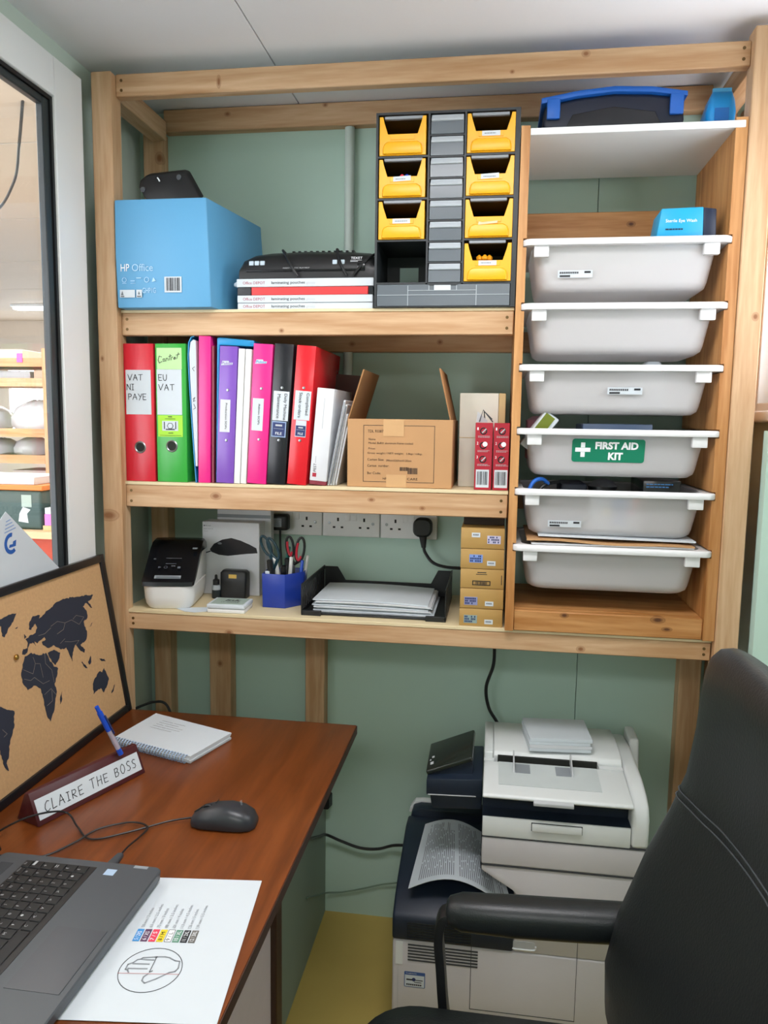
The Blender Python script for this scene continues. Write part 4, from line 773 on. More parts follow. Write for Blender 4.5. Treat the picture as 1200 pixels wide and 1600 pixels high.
# pen pot
t = thing('pen_pot', 'royal blue six sided pen pot full of scissors and pens', 'pen pot', (-.513, 1.84, ZL))
hexa = [(-.561, 1.793), (-.503, 1.790), (-.468, 1.838), (-.470, 1.880), (-.530, 1.892), (-.566, 1.850)]
bm = B(); ic = (-.514, 1.842); P = lambda s, z: [(ic[0]+(a-ic[0])*s, ic[1]+(b-ic[1])*s, z) for a, b in hexa]
loft(bm, [P(1.0, ZL), P(1.02, ZL+.085), P(.97, ZL+.085), P(.95, ZL+.004)]); obj('pot', bm, M_potblue, t, .002, 2)
def pen(name, label, a, b, r, mats, tip=None, cat='pen', grp='pens in the blue pot'):
    t = thing(name, label, cat, a, grp); a, b = Vector(a), Vector(b); bm = B(); tube(bm, [a, a.lerp(b, .62)], r, 10); obj('barrel', bm, mats[0], t)
    bm = B(); tube(bm, [a.lerp(b, .62), a.lerp(b, .98), b], [r*1.06, r*1.02, r*.7], 10); obj('cap', bm, mats[1], t); return t
ZB = ZL+.006
pen('marker_pen', 'white capped marker leaning left in the blue pen pot', (-.520, 1.835, ZB), (-.540, 1.825, ZL+.122), .0062, (M_wplast, M_wplast))
pen('marker_pen', 'black marker standing next to the teal scissors in the pot', (-.538, 1.812, ZB), (-.547, 1.806, ZL+.118), .0068, (M_black, M_black))
pen('marker_pen', 'teal pen leaning behind the black pens in the pot', (-.540, 1.872, ZB), (-.518, 1.885, ZL+.140), .0042, (M_tealpen, M_tealpen))
pen('marker_pen', 'fat black marker in the middle of the blue pot', (-.510, 1.850, ZB), (-.512, 1.850, ZL+.116), .0082, (M_black, M_black))
pen('marker_pen', 'short black marker at the front of the blue pot', (-.514, 1.812, ZB), (-.512, 1.812, ZL+.104), .0078, (M_black, M_blackg))
pen('marker_pen', 'black pen with white end tilted right in the pot', (-.508, 1.832, ZB), (-.498, 1.834, ZL+.122), .0048, (M_black, M_wplast))
pen('marker_pen', 'blue pen at the right edge of the pot', (-.486, 1.848, ZB), (-.474, 1.850, ZL+.112), .0042, (M_penblue, M_penblue))
pen('marker_pen', 'white pen at the right edge of the pot', (-.483, 1.862, ZB), (-.464, 1.864, ZL+.122), .0042, (M_wplast, M_wplast))
box('eraser', -.556, -.545, 1.800, 1.806, ZB, ZL+.090, M_paper); tag(bpy.data.objects['eraser'], 'small white eraser stick at the front left of the pot', 'eraser')
def scissors(name, label, piv, mat, inner, ang, loops, lean):
    t = thing(name, label, 'scissors', piv, local=True, rot=(0, lean, 0))
    bm = B(); loft(bm, [[(-.006, -.001, 0), (.004, -.001, 0), (.001, -.001, -.045), (-.002, -.001, -.045)], [(-.006, .0015, 0), (.004, .0015, 0), (.001, .0015, -.045), (-.002, .0015, -.045)]]); obj('blade', bm, M_steel, t)
    for (cx, cz, rx, rz, tilt) in loops:
        pts = []
        for k in range(21):
            a = 2*PI*k/20; x, z = rx*math.cos(a), rz*math.sin(a); pts.append((cx+x*math.cos(tilt)+z*math.sin(tilt), 0, cz-x*math.sin(tilt)+z*math.cos(tilt)))
        bm = B(); tube(bm, pts, .0034, 8, False); h = obj('handle', bm, mat, t)
        low = Vector((cx-rz*math.sin(tilt), 0, cz-rz*math.cos(tilt))); bm = B(); tube(bm, [low, (0, 0, 0)], [.0042, .004], 8); obj('shank', bm, mat, t)
        if inner:
            bm = B(); q = [(cx+(x)*math.cos(tilt)+z*math.sin(tilt), z2, cz-x*math.sin(tilt)+z*math.cos(tilt)) for x, z, z2 in [((rx-.003)*math.cos(2*PI*k/20)-.001, (rz-.003)*math.sin(2*PI*k/20), 0) for k in range(8, 19)]]
            tube(bm, q, .0038, 8); obj('grip_insert', bm, inner, h)
    return t
scissors('scissors', 'dark teal handled scissors leaning left in the pen pot', (-.540, 1.822, ZL+.092), M_teal, None, 0, ((-.020, .058, .010, .026, -.42), (-.002, .052, .010, .028, -.46)), 0)
scissors('scissors', 'red and black handled scissors upright in the pen pot', (-.497, 1.852, ZL+.100), M_black, M_redplast, 0, ((-.010, .045, .009, .026, -.12), (.016, .038, .011, .031, .14)), 0)
# sockets on the wall
def socket(x0, x1, label):
    t = thing('double_socket', label, 'socket', ((x0+x1)/2, YB, 1.14), 'white double sockets'); zc, y = 1.143, YB-.012; xm = (x0+x1)/2
    bm = B(); bx(bm, x0, x1, y, YB, 1.107, 1.179); obj('face_plate', bm, M_wplast, t, .003, 3)
    for s in (-1, 1):
        xs = xm+s*.036
        flat('pin_holes', [rect(xs-.0026, xs+.0026, zc+.006, zc+.0155), rect(xs-.0145, xs-.0075, zc-.013, zc-.008), rect(xs+.0075, xs+.0145, zc-.013, zc-.008)], (0, y, 0), M_dark, t)
        bm = B(); bx(bm, xm+s*.009-.0065, xm+s*.009+.0065, y-.0025, y, zc+.008, zc+.026); obj('rocker_switch', bm, M_wplast, t, .0015, 2)
        bm = B(); lathe(bm, [(.0042, 0), (.0036, -.001), (.001, -.0012)], (xm+s*.060, y, zc+.001), 'y', 12); obj('plate_screw', bm, M_steel, t)
    return t
socket(-.620, -.4625, 'white double wall socket holding the small square black plug'); socket(-.4605, -.303, 'white double wall socket with both outlets empty'); socket(-.301, -.1475, 'white double wall socket holding the rounded black plug')
t = thing('plug_adaptor', 'square black plug with grey label in the left wall socket', 'plug', (-.577, 2.0, 1.145))
bm = B(); bx(bm, -.602, -.550, 1.985, YB-.0125, 1.122, 1.166); obj('plug_body', bm, M_black, t, .008, 3); s = sticker('rating_label', -.593, -.567, 1.132, 1.155, 1.985, M_grey, t); printlines('label_print', -.591, -.569, 1.134, 1.153, 1.985, 5, M_dgrey, s)
bm = B(); tube(bm, spline([(-.575, 2.0, 1.123), (-.575, 2.0, 1.08), (-.570, 1.99, 1.02), (-.58, 1.97, .985), (-.60, 1.94, .965)]), .003); obj('lead', bm, M_black, t)
t = thing('mains_plug', 'rounded black plug with lead running behind the gold boxes', 'plug', (-.18, 1.99, 1.14))
bm = B(); loft(bm, [[(a, YB-.0125, b) for a, b in rrect(-.185, 1.142, .050, .050, .018)], [(a, 1.992, b) for a, b in rrect(-.185, 1.142, .050, .050, .018)], [(a, 1.985, b) for a, b in rrect(-.185, 1.143, .042, .040, .015)]]); obj('plug_body', bm, M_black, t)
bm = B(); loft(bm, [[(a, b, 1.122) for a, b in rrect(-.184, 2.0, .022, .018, .006)], [(a, b, 1.088) for a, b in rrect(-.181, 2.0, .012, .012, .005)]]); obj('cord_grip', bm, M_black, t)
bm = B(); tube(bm, spline([(-.181, 2.0, 1.09), (-.176, 1.995, 1.075), (-.155, 1.985, 1.052), (-.12, 1.98, 1.042), (-.06, 1.98, 1.040), (.0, 1.985, 1.035), (.012, 1.99, 1.0), (.014, 1.992, .97)]), .0042); obj('lead', bm, M_black, t)
# letter tray
t = thing('letter_tray', 'black plastic letter tray open at the front on the lower shelf', 'letter tray', (-.28, 1.86, ZL))
bm = B(); bx(bm, -.448, -.102, 1.745, 1.985, ZL, ZL+.004); bx(bm, -.448, -.40, 1.735, 1.745, ZL, ZL+.012); bx(bm, -.15, -.102, 1.735, 1.745, ZL, ZL+.012); obj('tray_floor', bm, M_black, t, .001, 1)
for xs in (-.448, -.105):
    bm = B(); bx(bm, xs, xs+.003, 1.740, 1.985, ZL+.066, ZL+.076); bx(bm, xs, xs+.003, 1.740, 1.985, ZL+.004, ZL+.014); bx(bm, xs, xs+.003, 1.735, 1.742, ZL+.004, ZL+.076)
    for k in range(14): y = 1.748+k*.0171; bx(bm, xs, xs+.003, y, y+.0075, ZL+.014, ZL+.066)
    obj('slatted_side', bm, M_black, t)
bm = B(); prism(bm, [(-.445, ZL+.004), (-.105, ZL+.004), (-.105, ZL+.074), (-.140, ZL+.074), (-.158, ZL+.038), (-.388, ZL+.038), (-.410, ZL+.074), (-.445, ZL+.074)], 'y', 1.980, 1.984); obj('back_wall', bm, M_black, t, .001, 1)
for k in range(8):
    rnd = random.Random(k); a = rnd.uniform(-.05, .05); bm = B(); zt = ZL+.0046+k*.0036; sh_ = .006*k
    cx, cy, hw, hd = -.283+rnd.uniform(-.006, .006), 1.86+.004*(k % 3), .146+rnd.uniform(-.004, .004)-.001*k, .098
    N_ = 12; top = []
    for q in range(N_+1):
        f = q/N_; x = cx+(f*2-1)*hw; top.append((x, zt+.004*math.sin(f*PI)*(k/8)+(.0005*k*(1-f))))
    loft(bm, [[(x, cy-hd+.02*(f_), z) for f_, (x, z) in [(abs(i/N_-.5)*.2, p) for i, p in enumerate(top)]]+[(x, cy-hd+.02*.2*abs(i/N_-.5), z-.0030) for i, (x, z) in list(enumerate(top))[::-1]], [(x, cy+hd, z) for x, z in top]+[(x, cy+hd, z-.0030) for x, z in top[::-1]]])
    tag(obj('loose_papers', bm, M_paper if k % 3 else M_paper2), 'sheaf of white papers lying in the black letter tray, ' + ('lowest', 'second', 'third', 'fourth', 'fifth', 'sixth', 'seventh', 'topmost')[k] + (' of the pile' if k in (0, 7) else ' from the bottom'), 'papers', 'papers in the letter tray')
# gold cartons
GZ = (ZL, .9985, 1.0455, 1.091, 1.137, 1.1845); GLb = ('gold brown carton at the bottom of the stack', 'gold brown carton second from the bottom of the stack', 'gold brown carton with a black framed print in the middle of the stack', 'gold brown carton fourth from the bottom, blue label on its left', 'gold brown carton with two labels at the top of the stack')
for k in range(5):
    t = thing('gold_carton', GLb[k], 'box', (-.02, 1.80, GZ[k]), 'gold cartons beside the tray frame'); z0, z1 = GZ[k], GZ[k+1]-.001; o = (.0, .0006, .0004, -.0004, -.0008)[k]
    bm = B(); bx(bm, -.0705+o, .0275+o, 1.718+abs(o), 1.90, z0, z1); obj('carton', bm, M_gold, t, .0015, 2); y = 1.718+abs(o)
    if k == 2:
        flat('printed_frame', [rect(-.043, -.002, z0+.007, z0+.009), rect(-.043, -.002, z0+.016, z0+.018), rect(-.043, -.041, z0+.007, z0+.018), rect(-.004, -.002, z0+.007, z0+.018), rect(-.035, -.010, z0+.032, z0+.0335), rect(-.032, -.012, z0+.036, z0+.038), rect(.022, .0235, z0+.01, z0+.032)], (0, y, 0), M_ink, t); barcode('barcode', -.036, -.010, z0+.0095, z0+.0155, y, t, None, 2); continue
    lx, lz = ((-.060, .007), (-.060, .008), 0, (-.051, .014), (-.012, .012))[k]; wx, wz = ((-.013, .006), (-.013, .007), 0, (-.011, .008), (-.047, .026))[k]
    s = sticker('printed_label', lx, lx+.030, z0+lz, z0+lz+.0185, y, plain('label_blue_grey_%d' % k, ('#8fa3a0', '#8c90b8', '#fff', '#7f9ad8', '#c4c0d8')[k] if k != 2 else '#ffffff', .5), t)
    rnd = random.Random(k+30); flat('label_print', [rect(lx+.002+i*.0036, lx+.0046+i*.0036, z0+lz+q*.0055+.002, z0+lz+q*.0055+.0058) for i in range(7) for q in range(3) if rnd.random() < .72], (0, y, 0), M_navy, s, lift=.001)
    s = sticker('white_label', wx, wx+.019, z0+wz, z0+wz+.0105, y, M_paper, t); flat('label_digits', [rect(wx+.003+i*.0033, wx+.0053+i*.0033, z0+wz+.004, z0+wz+.0075) for i in range(4)], (0, y, 0), M_greyink, s, lift=.001)
t = thing('dark_carton', 'dark brown carton lying on top of the gold cartons', 'box', (-.02, 1.85, 1.1845)); box('carton', -.068, .026, 1.775, 1.93, 1.1842, 1.2065, plain('dark_brown_carton', '#33261c', .7), t, .001, 1)

# ------------------------------------------------------------------ desk
DZ = 0.715
dk = thing('desk', 'reddish brown wooden office desk along the left wall under the window', 'desk', (-.62, 1.0, 0))
bm = B(); bx(bm, -.925, -.301, .10, 1.686, DZ-.022, DZ-.0008); obj('desk_top', bm, DESKW, dk, .002, 2)
bm = B(); bx(bm, -.3009, -.2995, .101, 1.685, DZ-.021, DZ-.002); bx(bm, -.924, -.302, 1.6862, 1.6875, DZ-.021, DZ-.002); obj('edge_band', bm, DESKEDGE, dk)
for a, b in ((1.36, 1.40), (.42, .46)): box('leg', -.44, -.40, a, b, 0, DZ-.0225, DESKEDGE, dk, .002, 1)
for a, b in ((1.36, 1.40), (.42, .46)): box('leg', -.92, -.88, a, b, 0, DZ-.0225, DESKEDGE, dk, .002, 1)
box('side_rail', -.435, -.405, .461, 1.359, .13, .17, DESKEDGE, dk, .002, 1); box('top_rail', -.435, -.405, .461, 1.359, DZ-.07, DZ-.0225, DESKEDGE, dk, .002, 1)
box('side_panel', -.428, -.412, .461, 1.359, .171, DZ-.0705, plain('white_desk_panel', '#d9cdd2', .5), dk)
# corkboard with world map
cbx = thing('cork_board', 'black framed cork notice board with navy world map leaning at the left', 'notice board', (-.857, 1.685, DZ), local=True, rot=(0, -math.atan2(.063, .38), 0))
# local: y along the wall (towards the back), z up the board, x out of the face
Lb, Hb = .66, .386
bm = B(); frame_ring(bm, -.018, 0, (-Lb, 0, 0, Hb), (-Lb+.017, -.017, .017, Hb-.017)); obj('frame', bm, M_frame, cbx, .0015, 2)
box('cork_panel', -.014, -.006, -Lb+.016, -.016, .016, Hb-.016, M_cork, cbx)
MAP = {'eurasia': [(1.33,.247),(1.337,.256),(1.349,.254),(1.354,.263),(1.349,.272),(1.368,.276),(1.384,.276),(1.392,.284),(1.388,.295),(1.401,.3),(1.418,.304),(1.43,.309),(1.451,.312),(1.468,.318),(1.492,.319),(1.528,.316),(1.571,.31),(1.616,.302),(1.606,.294),(1.59,.293),(1.602,.274),(1.594,.279),(1.581,.291),(1.566,.286),(1.578,.272),(1.576,.258),(1.558,.253),(1.558,.243),(1.564,.23),(1.557,.214),(1.543,.209),(1.529,.208),(1.543,.193),(1.538,.187),(1.527,.194),(1.516,.208),(1.509,.214),(1.495,.2),(1.488,.183),(1.482,.201),(1.476,.218),(1.456,.219),(1.441,.229),(1.435,.235),(1.417,.234),(1.399,.246),(1.398,.253),(1.412,.254),(1.409,.26),(1.394,.257),(1.383,.254),(1.374,.261),(1.376,.251),(1.369,.26),(1.359,.261),(1.351,.254),(1.346,.246),(1.338,.244)],
 'arabia': [(1.41,.226),(1.432,.226),(1.451,.214),(1.445,.204),(1.427,.194),(1.418,.204)],
 'africa': [(1.337,.241),(1.358,.242),(1.38,.23),(1.404,.228),(1.41,.213),(1.421,.193),(1.434,.185),(1.425,.171),(1.412,.159),(1.415,.141),(1.404,.125),(1.392,.106),(1.376,.092),(1.369,.105),(1.368,.125),(1.367,.148),(1.365,.166),(1.35,.177),(1.326,.176),(1.315,.196),(1.317,.214)],
 'scandinavia': [(1.365,.288),(1.372,.302),(1.385,.31),(1.408,.306),(1.4,.298),(1.384,.293),(1.371,.285)],
 'greenland': [(1.262,.328),(1.28,.328),(1.308,.33),(1.337,.328),(1.323,.315),(1.306,.307),(1.29,.293),(1.284,.297),(1.287,.315)],
 'south_america': [(1.217,.18),(1.235,.18),(1.253,.166),(1.276,.153),(1.267,.124),(1.252,.109),(1.243,.097),(1.238,.081),(1.228,.071),(1.23,.055),(1.222,.065),(1.219,.084),(1.217,.109),(1.213,.125),(1.2,.154)],
 'north_america': [(1.06,.315),(1.12,.335),(1.2,.335),(1.25,.30),(1.235,.27),(1.2,.25),(1.19,.225),(1.16,.225),(1.175,.195),(1.2,.18),(1.16,.19),(1.13,.23),(1.10,.26),(1.09,.295)],
 'australia': [(1.548,.111),(1.562,.121),(1.582,.129),(1.594,.123),(1.604,.13),(1.61,.116),(1.616,.099),(1.603,.088),(1.585,.078),(1.576,.092),(1.562,.092),(1.544,.089)],
 'madagascar': [(1.42,.122),(1.432,.135),(1.425,.117),(1.418,.113)], 'new_guinea': [(1.592,.157),(1.611,.15),(1.616,.143),(1.6,.148)], 'borneo': [(1.546,.163),(1.56,.173),(1.558,.159),(1.549,.156)],
 'sumatra': [(1.523,.172),(1.539,.151),(1.533,.153),(1.521,.169)], 'new_zealand': [(1.615,.065),(1.637,.08),(1.626,.067)], 'japan': [(1.577,.236),(1.593,.242),(1.584,.236)], 'britain': [(1.346,.274),(1.348,.283),(1.353,.276)], 'iceland': [(1.324,.301),(1.334,.302),(1.329,.299)]}
for nm, p in MAP.items():
    q = []
    for (a, b), (c, d) in zip(p, p[1:]+p[:1]):
        q.append((a-1.685, b)); L_ = math.hypot(c-a, d-b)
        if L_ > .009:
            rnd = random.Random(int(a*9999+b*777)); n_ = int(L_/.006)
            for k in range(1, n_+1): f = k/(n_+1); j = rnd.uniform(-.0016, .0016); q.append((a+(c-a)*f-1.685-(d-b)/L_*j, b+(d-b)*f+(c-a)/L_*j))
    bm = B(); vs = [bm.verts.new((-.0055, y, z)) for y, z in q]; f = bm.faces.new(vs); ex = bmesh.ops.extrude_face_region(bm, geom=[f]); bmesh.ops.translate(bm, verts=[v for v in ex['geom'] if isinstance(v, bmesh.types.BMVert)], vec=(.0004, 0, 0)); bmesh.ops.triangulate(bm, faces=bm.faces)
    obj('map_'+nm, bm, M_map, cbx, smooth=False)
ML = [[(1.324,.218),(1.35,.201),(1.363,.218),(1.378,.213),(1.379,.184)],[(1.36,.232),(1.363,.218)],[(1.398,.227),(1.395,.208),(1.411,.189),(1.411,.163)],[(1.321,.2),(1.339,.191),(1.352,.193),(1.375,.172),(1.397,.171)],[(1.373,.15),(1.397,.154),(1.41,.136)],[(1.374,.126),(1.394,.129),(1.398,.15)],[(1.487,.269),(1.512,.269),(1.538,.252),(1.561,.263),(1.533,.274),(1.518,.269)],[(1.436,.275),(1.461,.279),(1.487,.269),(1.477,.257),(1.452,.254)],[(1.474,.231),(1.497,.224),(1.526,.219),(1.512,.213)],[(1.39,.268),(1.411,.266),(1.435,.272)],[(1.457,.232),(1.476,.237)],[(1.234,.133),(1.244,.121),(1.234,.119)]]
for l in ML: strokes('map_border', [[(a-1.685, b) for a, b in l]], (-.0050, 0, 0), M_mapline, cbx, .0007, Y3, Z3)
t = thing('push_pin', 'tiny gold push pin stuck in the cork beside the map', 'pin', (-.857, 1.309, DZ), local=True, rot=(0, -math.atan2(.063, .38), 0)); t.location = Vector((-.857, 1.309, DZ))
bm = B(); lathe(bm, [(.0015, -.0058), (.0055, -.004), (.0055, -.001), (.002, .001)], (0, 0, .248), 'x', 14); obj('pin_head', bm, M_brass, t)
# white sheet with blue mark behind the board, against the window
t = thing('window_notice', 'white sheet with blue swirl mark standing on its corner against the window', 'paper', (-.93, 1.4, .93))
n_ = [(1.340, 1.237), (1.525, 1.085), (1.525, .98), (1.05, .98), (1.15, 1.09)]
bm = B(); loft(bm, [[(-.9318, a, b) for a, b in n_], [(-.9310, a, b) for a, b in n_]]); obj('sheet', bm, M_paper, t)
blu = plain('blue_swirl_print', '#2a5fae', .5); uY = Vector((0, .86, .5)); 
flat('swirl_mark', [[(1.352+.021*math.cos(a)*s1, 1.173+.021*math.sin(a)*s1) for a, s1 in [(2*PI*k/28, 1.0) for k in range(6, 25)]+[(2*PI*k/28, .62) for k in range(24, 5, -1)]], [(1.345, 1.165), (1.366, 1.166), (1.368, 1.178), (1.358, 1.176), (1.357, 1.171), (1.347, 1.171)]], (-.9309, 0, 0), blu, t, Y3, Z3)
flat('notice_print', [[(1.333+i*.002, 1.195+i*.007), (1.333+i*.002+.035-i*.007, 1.201+i*.006), (1.333+i*.002+.035-i*.007, 1.203+i*.006), (1.333+i*.002, 1.197+i*.007)] for i in range(4)], (-.9309, 0, 0), plain('pale_blue_swirl_print', '#7f9cc8', .5), t, Y3, Z3)
# name plate
d_ = Vector((.087, .226, 0)).normalized(); base0 = Vector((-.761, 1.146, DZ))
t = thing('desk_name_plate', 'dark mahogany wedge desk plate with white handwritten strip facing the chair', 'name plate', base0, local=True, rot=(0, 0, math.atan2(d_.y, d_.x)))
Ln = .243
bm = B(); prism(bm, [(0, 0), (.058, 0), (.034, .054), (.024, .054)], 'x', 0, Ln); obj('wedge', bm, M_mahog, t, .0012, 2)
r_, u_ = X3, Vector((0, .024, .054)).normalized(); pp = Vector((0, 0, 0))+u_*.009
s = flat('white_strip', [rect(.006, Ln-.006, 0, .036)], pp, M_paper, t, r_, u_, .0009, .0008)
st, L_ = hand('CLAIRE THE BOSS', .019, .34, .12); k_ = .205/L_
strokes('handwriting', [[(.020+x*k_, .009+y*(.85+.1*math.sin(x*60))) for x, y in l] for l in st], pp, M_ink, s, .0013, r_, u_, .0015)
# pen standing in the plate
a = Vector((-.704, 1.333, .7685)); b = Vector((-.737, 1.306, .873))
t = thing('ballpoint_pen', 'blue and clear retractable pen standing upright in the name plate', 'pen', a)
bm = B(); tube(bm, [a, a.lerp(b, .12)], .0052, 12); obj('grip', bm, M_penblue, t); bm = B(); tube(bm, [a.lerp(b, .12), a.lerp(b, .5)], .0050, 12); obj('clear_barrel', bm, M_penclear, t)
bm = B(); tube(bm, [a.lerp(b, .12), a.lerp(b, .5)], .002, 8); obj('ink_tube', bm, M_redplast, t)
bm = B(); tube(bm, [a.lerp(b, .5), a.lerp(b, .88)], .0053, 12); tube(bm, [a.lerp(b, .88), b], .0040, 12); obj('blue_upper', bm, M_penblue, t)
bm = B(); o_ = Vector((.0065, .001, .002)); tube(bm, [a.lerp(b, .80), a.lerp(b, .79)+o_, a.lerp(b, .42)+o_], .0017, 8); obj('clip', bm, M_navy, t)
# notebook
t = thing('spiral_notebook', 'open-faced white spiral notebook lying at the back of the desk', 'notebook', (-.68, 1.53, DZ))
A_, B_, C_, D_ = Vector((-.800, 1.487, 0)), Vector((-.602, 1.424, 0)), Vector((-.560, 1.553, 0)), Vector((-.772, 1.630, 0))
bm = B()
for k in range(5):
    z = DZ+.0002+k*.0032; o_ = Vector((.0012*math.sin(k*2.1), .0015*math.cos(k*1.7), 0)); q = [p+o_ for p in (A_, B_, C_, D_)]
    loft(bm, [[(p.x, p.y, z) for p in q], [(p.x, p.y, z+.0029) for p in q]])
obj('pages', bm, M_paper, t)
bm = B(); dr = (B_-A_).normalized(); nr = Vector((dr.y, -dr.x, 0))
for k in range(26):
    c = A_.lerp(B_, (k+.7)/27); pts = []
    for q in range(13):
        an = 2*PI*q/12; pts.append(c+nr*(.0015+.0085*math.cos(an))+Z3*(DZ+.0090+.0085*math.sin(an))+dr*(.0012*math.sin(an)))
    tube(bm, pts, .0011, 6, False)
obj('spiral_binding', bm, M_coil, t)
strokes('handwriting', [[(x, y-.0001*x), (x+w_, y-.0004)] for y, x, w_ in ((.118, .030, .030), (.108, .030, .055), (.098, .030, .020), (.088, .030, .075), (.078, .030, .06), (.118, .065, .03), (.098, .055, .05))], Vector((A_.x, A_.y, DZ+.0162)), M_lgrey, t, .0010, dr, -nr)
# mouse, cable
t = thing('computer_mouse', 'charcoal wired computer mouse on the right of the desk', 'mouse', (-.449, 1.213, DZ), local=True, rot=(0, 0, .06))
bm = B(); lps = []
for x, hw, h in ((-.0585, .012, .012), (-.055, .020, .018), (-.04, .0275, .028), (-.015, .0295, .0355), (.010, .0305, .0375), (.032, .030, .033), (.048, .025, .024), (.056, .014, .013)):
    pts = []
    for k in range(17):
        an = PI*k/16; c_, s_ = math.cos(an), math.sin(an); pts.append((x, hw*math.copysign(abs(c_)**.7, c_), .004+(h-.004)*s_**.75))
    pts += [(x, -hw*.93, .0012), (x, hw*.93, .0012)]; lps.append(pts)
loft(bm, lps); obj('shell', bm, M_mouse, t, 0, 1, True, 50)
bm = B(); lathe(bm, [(.010, -.0035), (.0115, -.001), (.0115, .001), (.010, .0035)], (-.030, 0, .0235), 'y', 20); obj('scroll_wheel', bm, M_black, t)
bm = B(); tube(bm, [(-.055, 0, .0185), (-.04, 0, .0290)], .0012, 6); tube(bm, [(-.017, .002, .0362), (-.017, .02, .0335)], .0008, 6); obj('button_split', bm, M_black, t)
text('maker_lettering', 'logitech', (.022, .014, .0352), M_grey, t, .0045, .018, Vector((.30, -.95, 0.02)), Vector((.94, .3, -.12)), lift=.002)
t = thing('mouse_cable', 'thin black mouse cable looping across the desk to the laptop', 'cable', (-.65, 1.14, DZ))
cp = [(-.505, 1.212, .722), (-.545, 1.195, .720), (-.60, 1.150, .719), (-.650, 1.122, .718), (-.690, 1.150, .720), (-.722, 1.172, .731), (-.745, 1.150, .742), (-.780, 1.125, .738), (-.812, 1.100, .722), (-.80, 1.062, .718), (-.75, 1.052, .718), (-.70, 1.062, .718), (-.672, 1.108, .718), (-.655, 1.150, .719), (-.62, 1.178, .719), (-.592, 1.180, .7205), (-.570, 1.165, .722), (-.571, 1.135, .722), (-.573, 1.10, .7255), (-.572, 1.072, .727)]
bm = B(); tube(bm, spline(cp, 10), .0017, 7); obj('cord', bm, M_black, t)
bm = B(); loft(bm, [[(a, 1.072, b) for a, b in rrect(-.572, .727, .011, .008, .003)], [(a, 1.048, b) for a, b in rrect(-.572, .727, .016, .009, .003)], [(a, 1.0385, b) for a, b in rrect(-.572, .727, .016, .009, .003)]]); obj('usb_plug', bm, M_dgrey, t)
# sheet with glove size chart
P0, P1, P2 = Vector((-.335, 1.061, 0)), Vector((-.302, .780, 0)), None
dl = (P0-P1).normalized(); dw = Vector((dl.y, -dl.x, 0))*-1   # dl: towards the back, dw: towards the left
t = thing('size_chart_sheet', 'white printed sheet with glove outline and coloured size blocks beside the laptop', 'paper', (-.42, .92, DZ))
q = [P1, P0, P0+dw*.205, P1+dw*.205]; bm = B(); loft(bm, [[(p.x, p.y, DZ+.0002) for p in q], [(p.x, p.y, DZ+.0007) for p in q]]); obj('sheet', bm, M_paper, t)
# printed frame: origin at the lower left of the reading view (reader sits on the right), r runs towards the back, u towards the left
O_ = Vector((P1.x, P1.y, DZ+.0008)); cols = ('#3b8fd0', '#5a3a5c', '#dd3f58', '#e3cc2a', '#f4f6f6', '#5e8f78', '#22262b', '#666460')
def loc2(x, y): v = Vector((x, y, 0))-Vector((P1.x, P1.y, 0)); return v.dot(dl), v.dot(dw)
for k in range(8):
    u0 = .1405-k*.01085; s = flat('size_block', [rect(.138, .163, u0, u0+.0092)], O_, plain('size_block_%d' % k, cols[k], .6), t, dl, dw)
    if k == 4: flat('block_outline', [rect(.138, .163, u0, u0+.0006), rect(.138, .163, u0+.0086, u0+.0092), rect(.138, .1386, u0, u0+.0092), rect(.1624, .163, u0, u0+.0092)], O_, M_ink, s, dl, dw, .0006)
    text('block_lettering', ('5 / 2XS', '6 / XS', '7 / S', '8 / M', '9 / L', '10 / XL', '11 / 2XL', '12 / 3XL')[k], O_+dl*.1405+dw*(u0+.002), M_ink if k in (3, 4) else M_whiteink, s, .0055, .020 if k > 4 else .017, dl, dw, lift=.0008)
    text('size_lettering', ('50 mm / 2 inches', '63 mm / 2.5 inches', '75 mm / 3 inches', '88 mm / 3.5 inches', '101 mm / 4 inches', '113 mm / 4.5 inches', '126 mm / 5 inches', '139 mm / 5.5 inches')[k], O_+dl*.167+dw*(u0+.0018), M_grey, t, .0048, .042+.009*(k % 2), dl, dw)
flat('glove_circle', ring(.0858, .107, .0402, .0393, 40), O_, M_dgrey, t, dl, dw)
glove = [[(.1021, .0738), (.1032, .0804), (.1084, .0891), (.1097, .0951), (.1092, .1063), (.1067, .1239), (.1043, .1251), (.1029, .1296), (.0973, .1332), (.0937, .1389), (.0848, .1391), (.0836, .1359), (.0793, .133)],
 [(.1031, .1078), (.1035, .1242)], [(.0954, .1116), (.0954, .1332)], [(.087, .1115), (.0865, .1363)], [(.1021, .0738), (.0895, .0721), (.0836, .0745), (.0814, .0814), (.0695, .0947), (.0619, .1064), (.0659, .1111), (.0724, .1113), (.0783, .1072)]]
strokes('glove_outline', glove, O_, M_grey, t, .0018, dl, dw); strokes('measure_arrow', [[(.1086, .1061), (.0806, .1066)], [(.0806, .1066), (.0832, .1033)], [(.1075, .1080), (.1086, .1047)]], O_, M_ink, t, .0008, dl, dw, .0008); strokes('red_line', [[(.0773, .1463), (.0786, .0682)]], O_, plain('pale_red_print', '#c98484', .6), t, .0006, dl, dw, .0007)
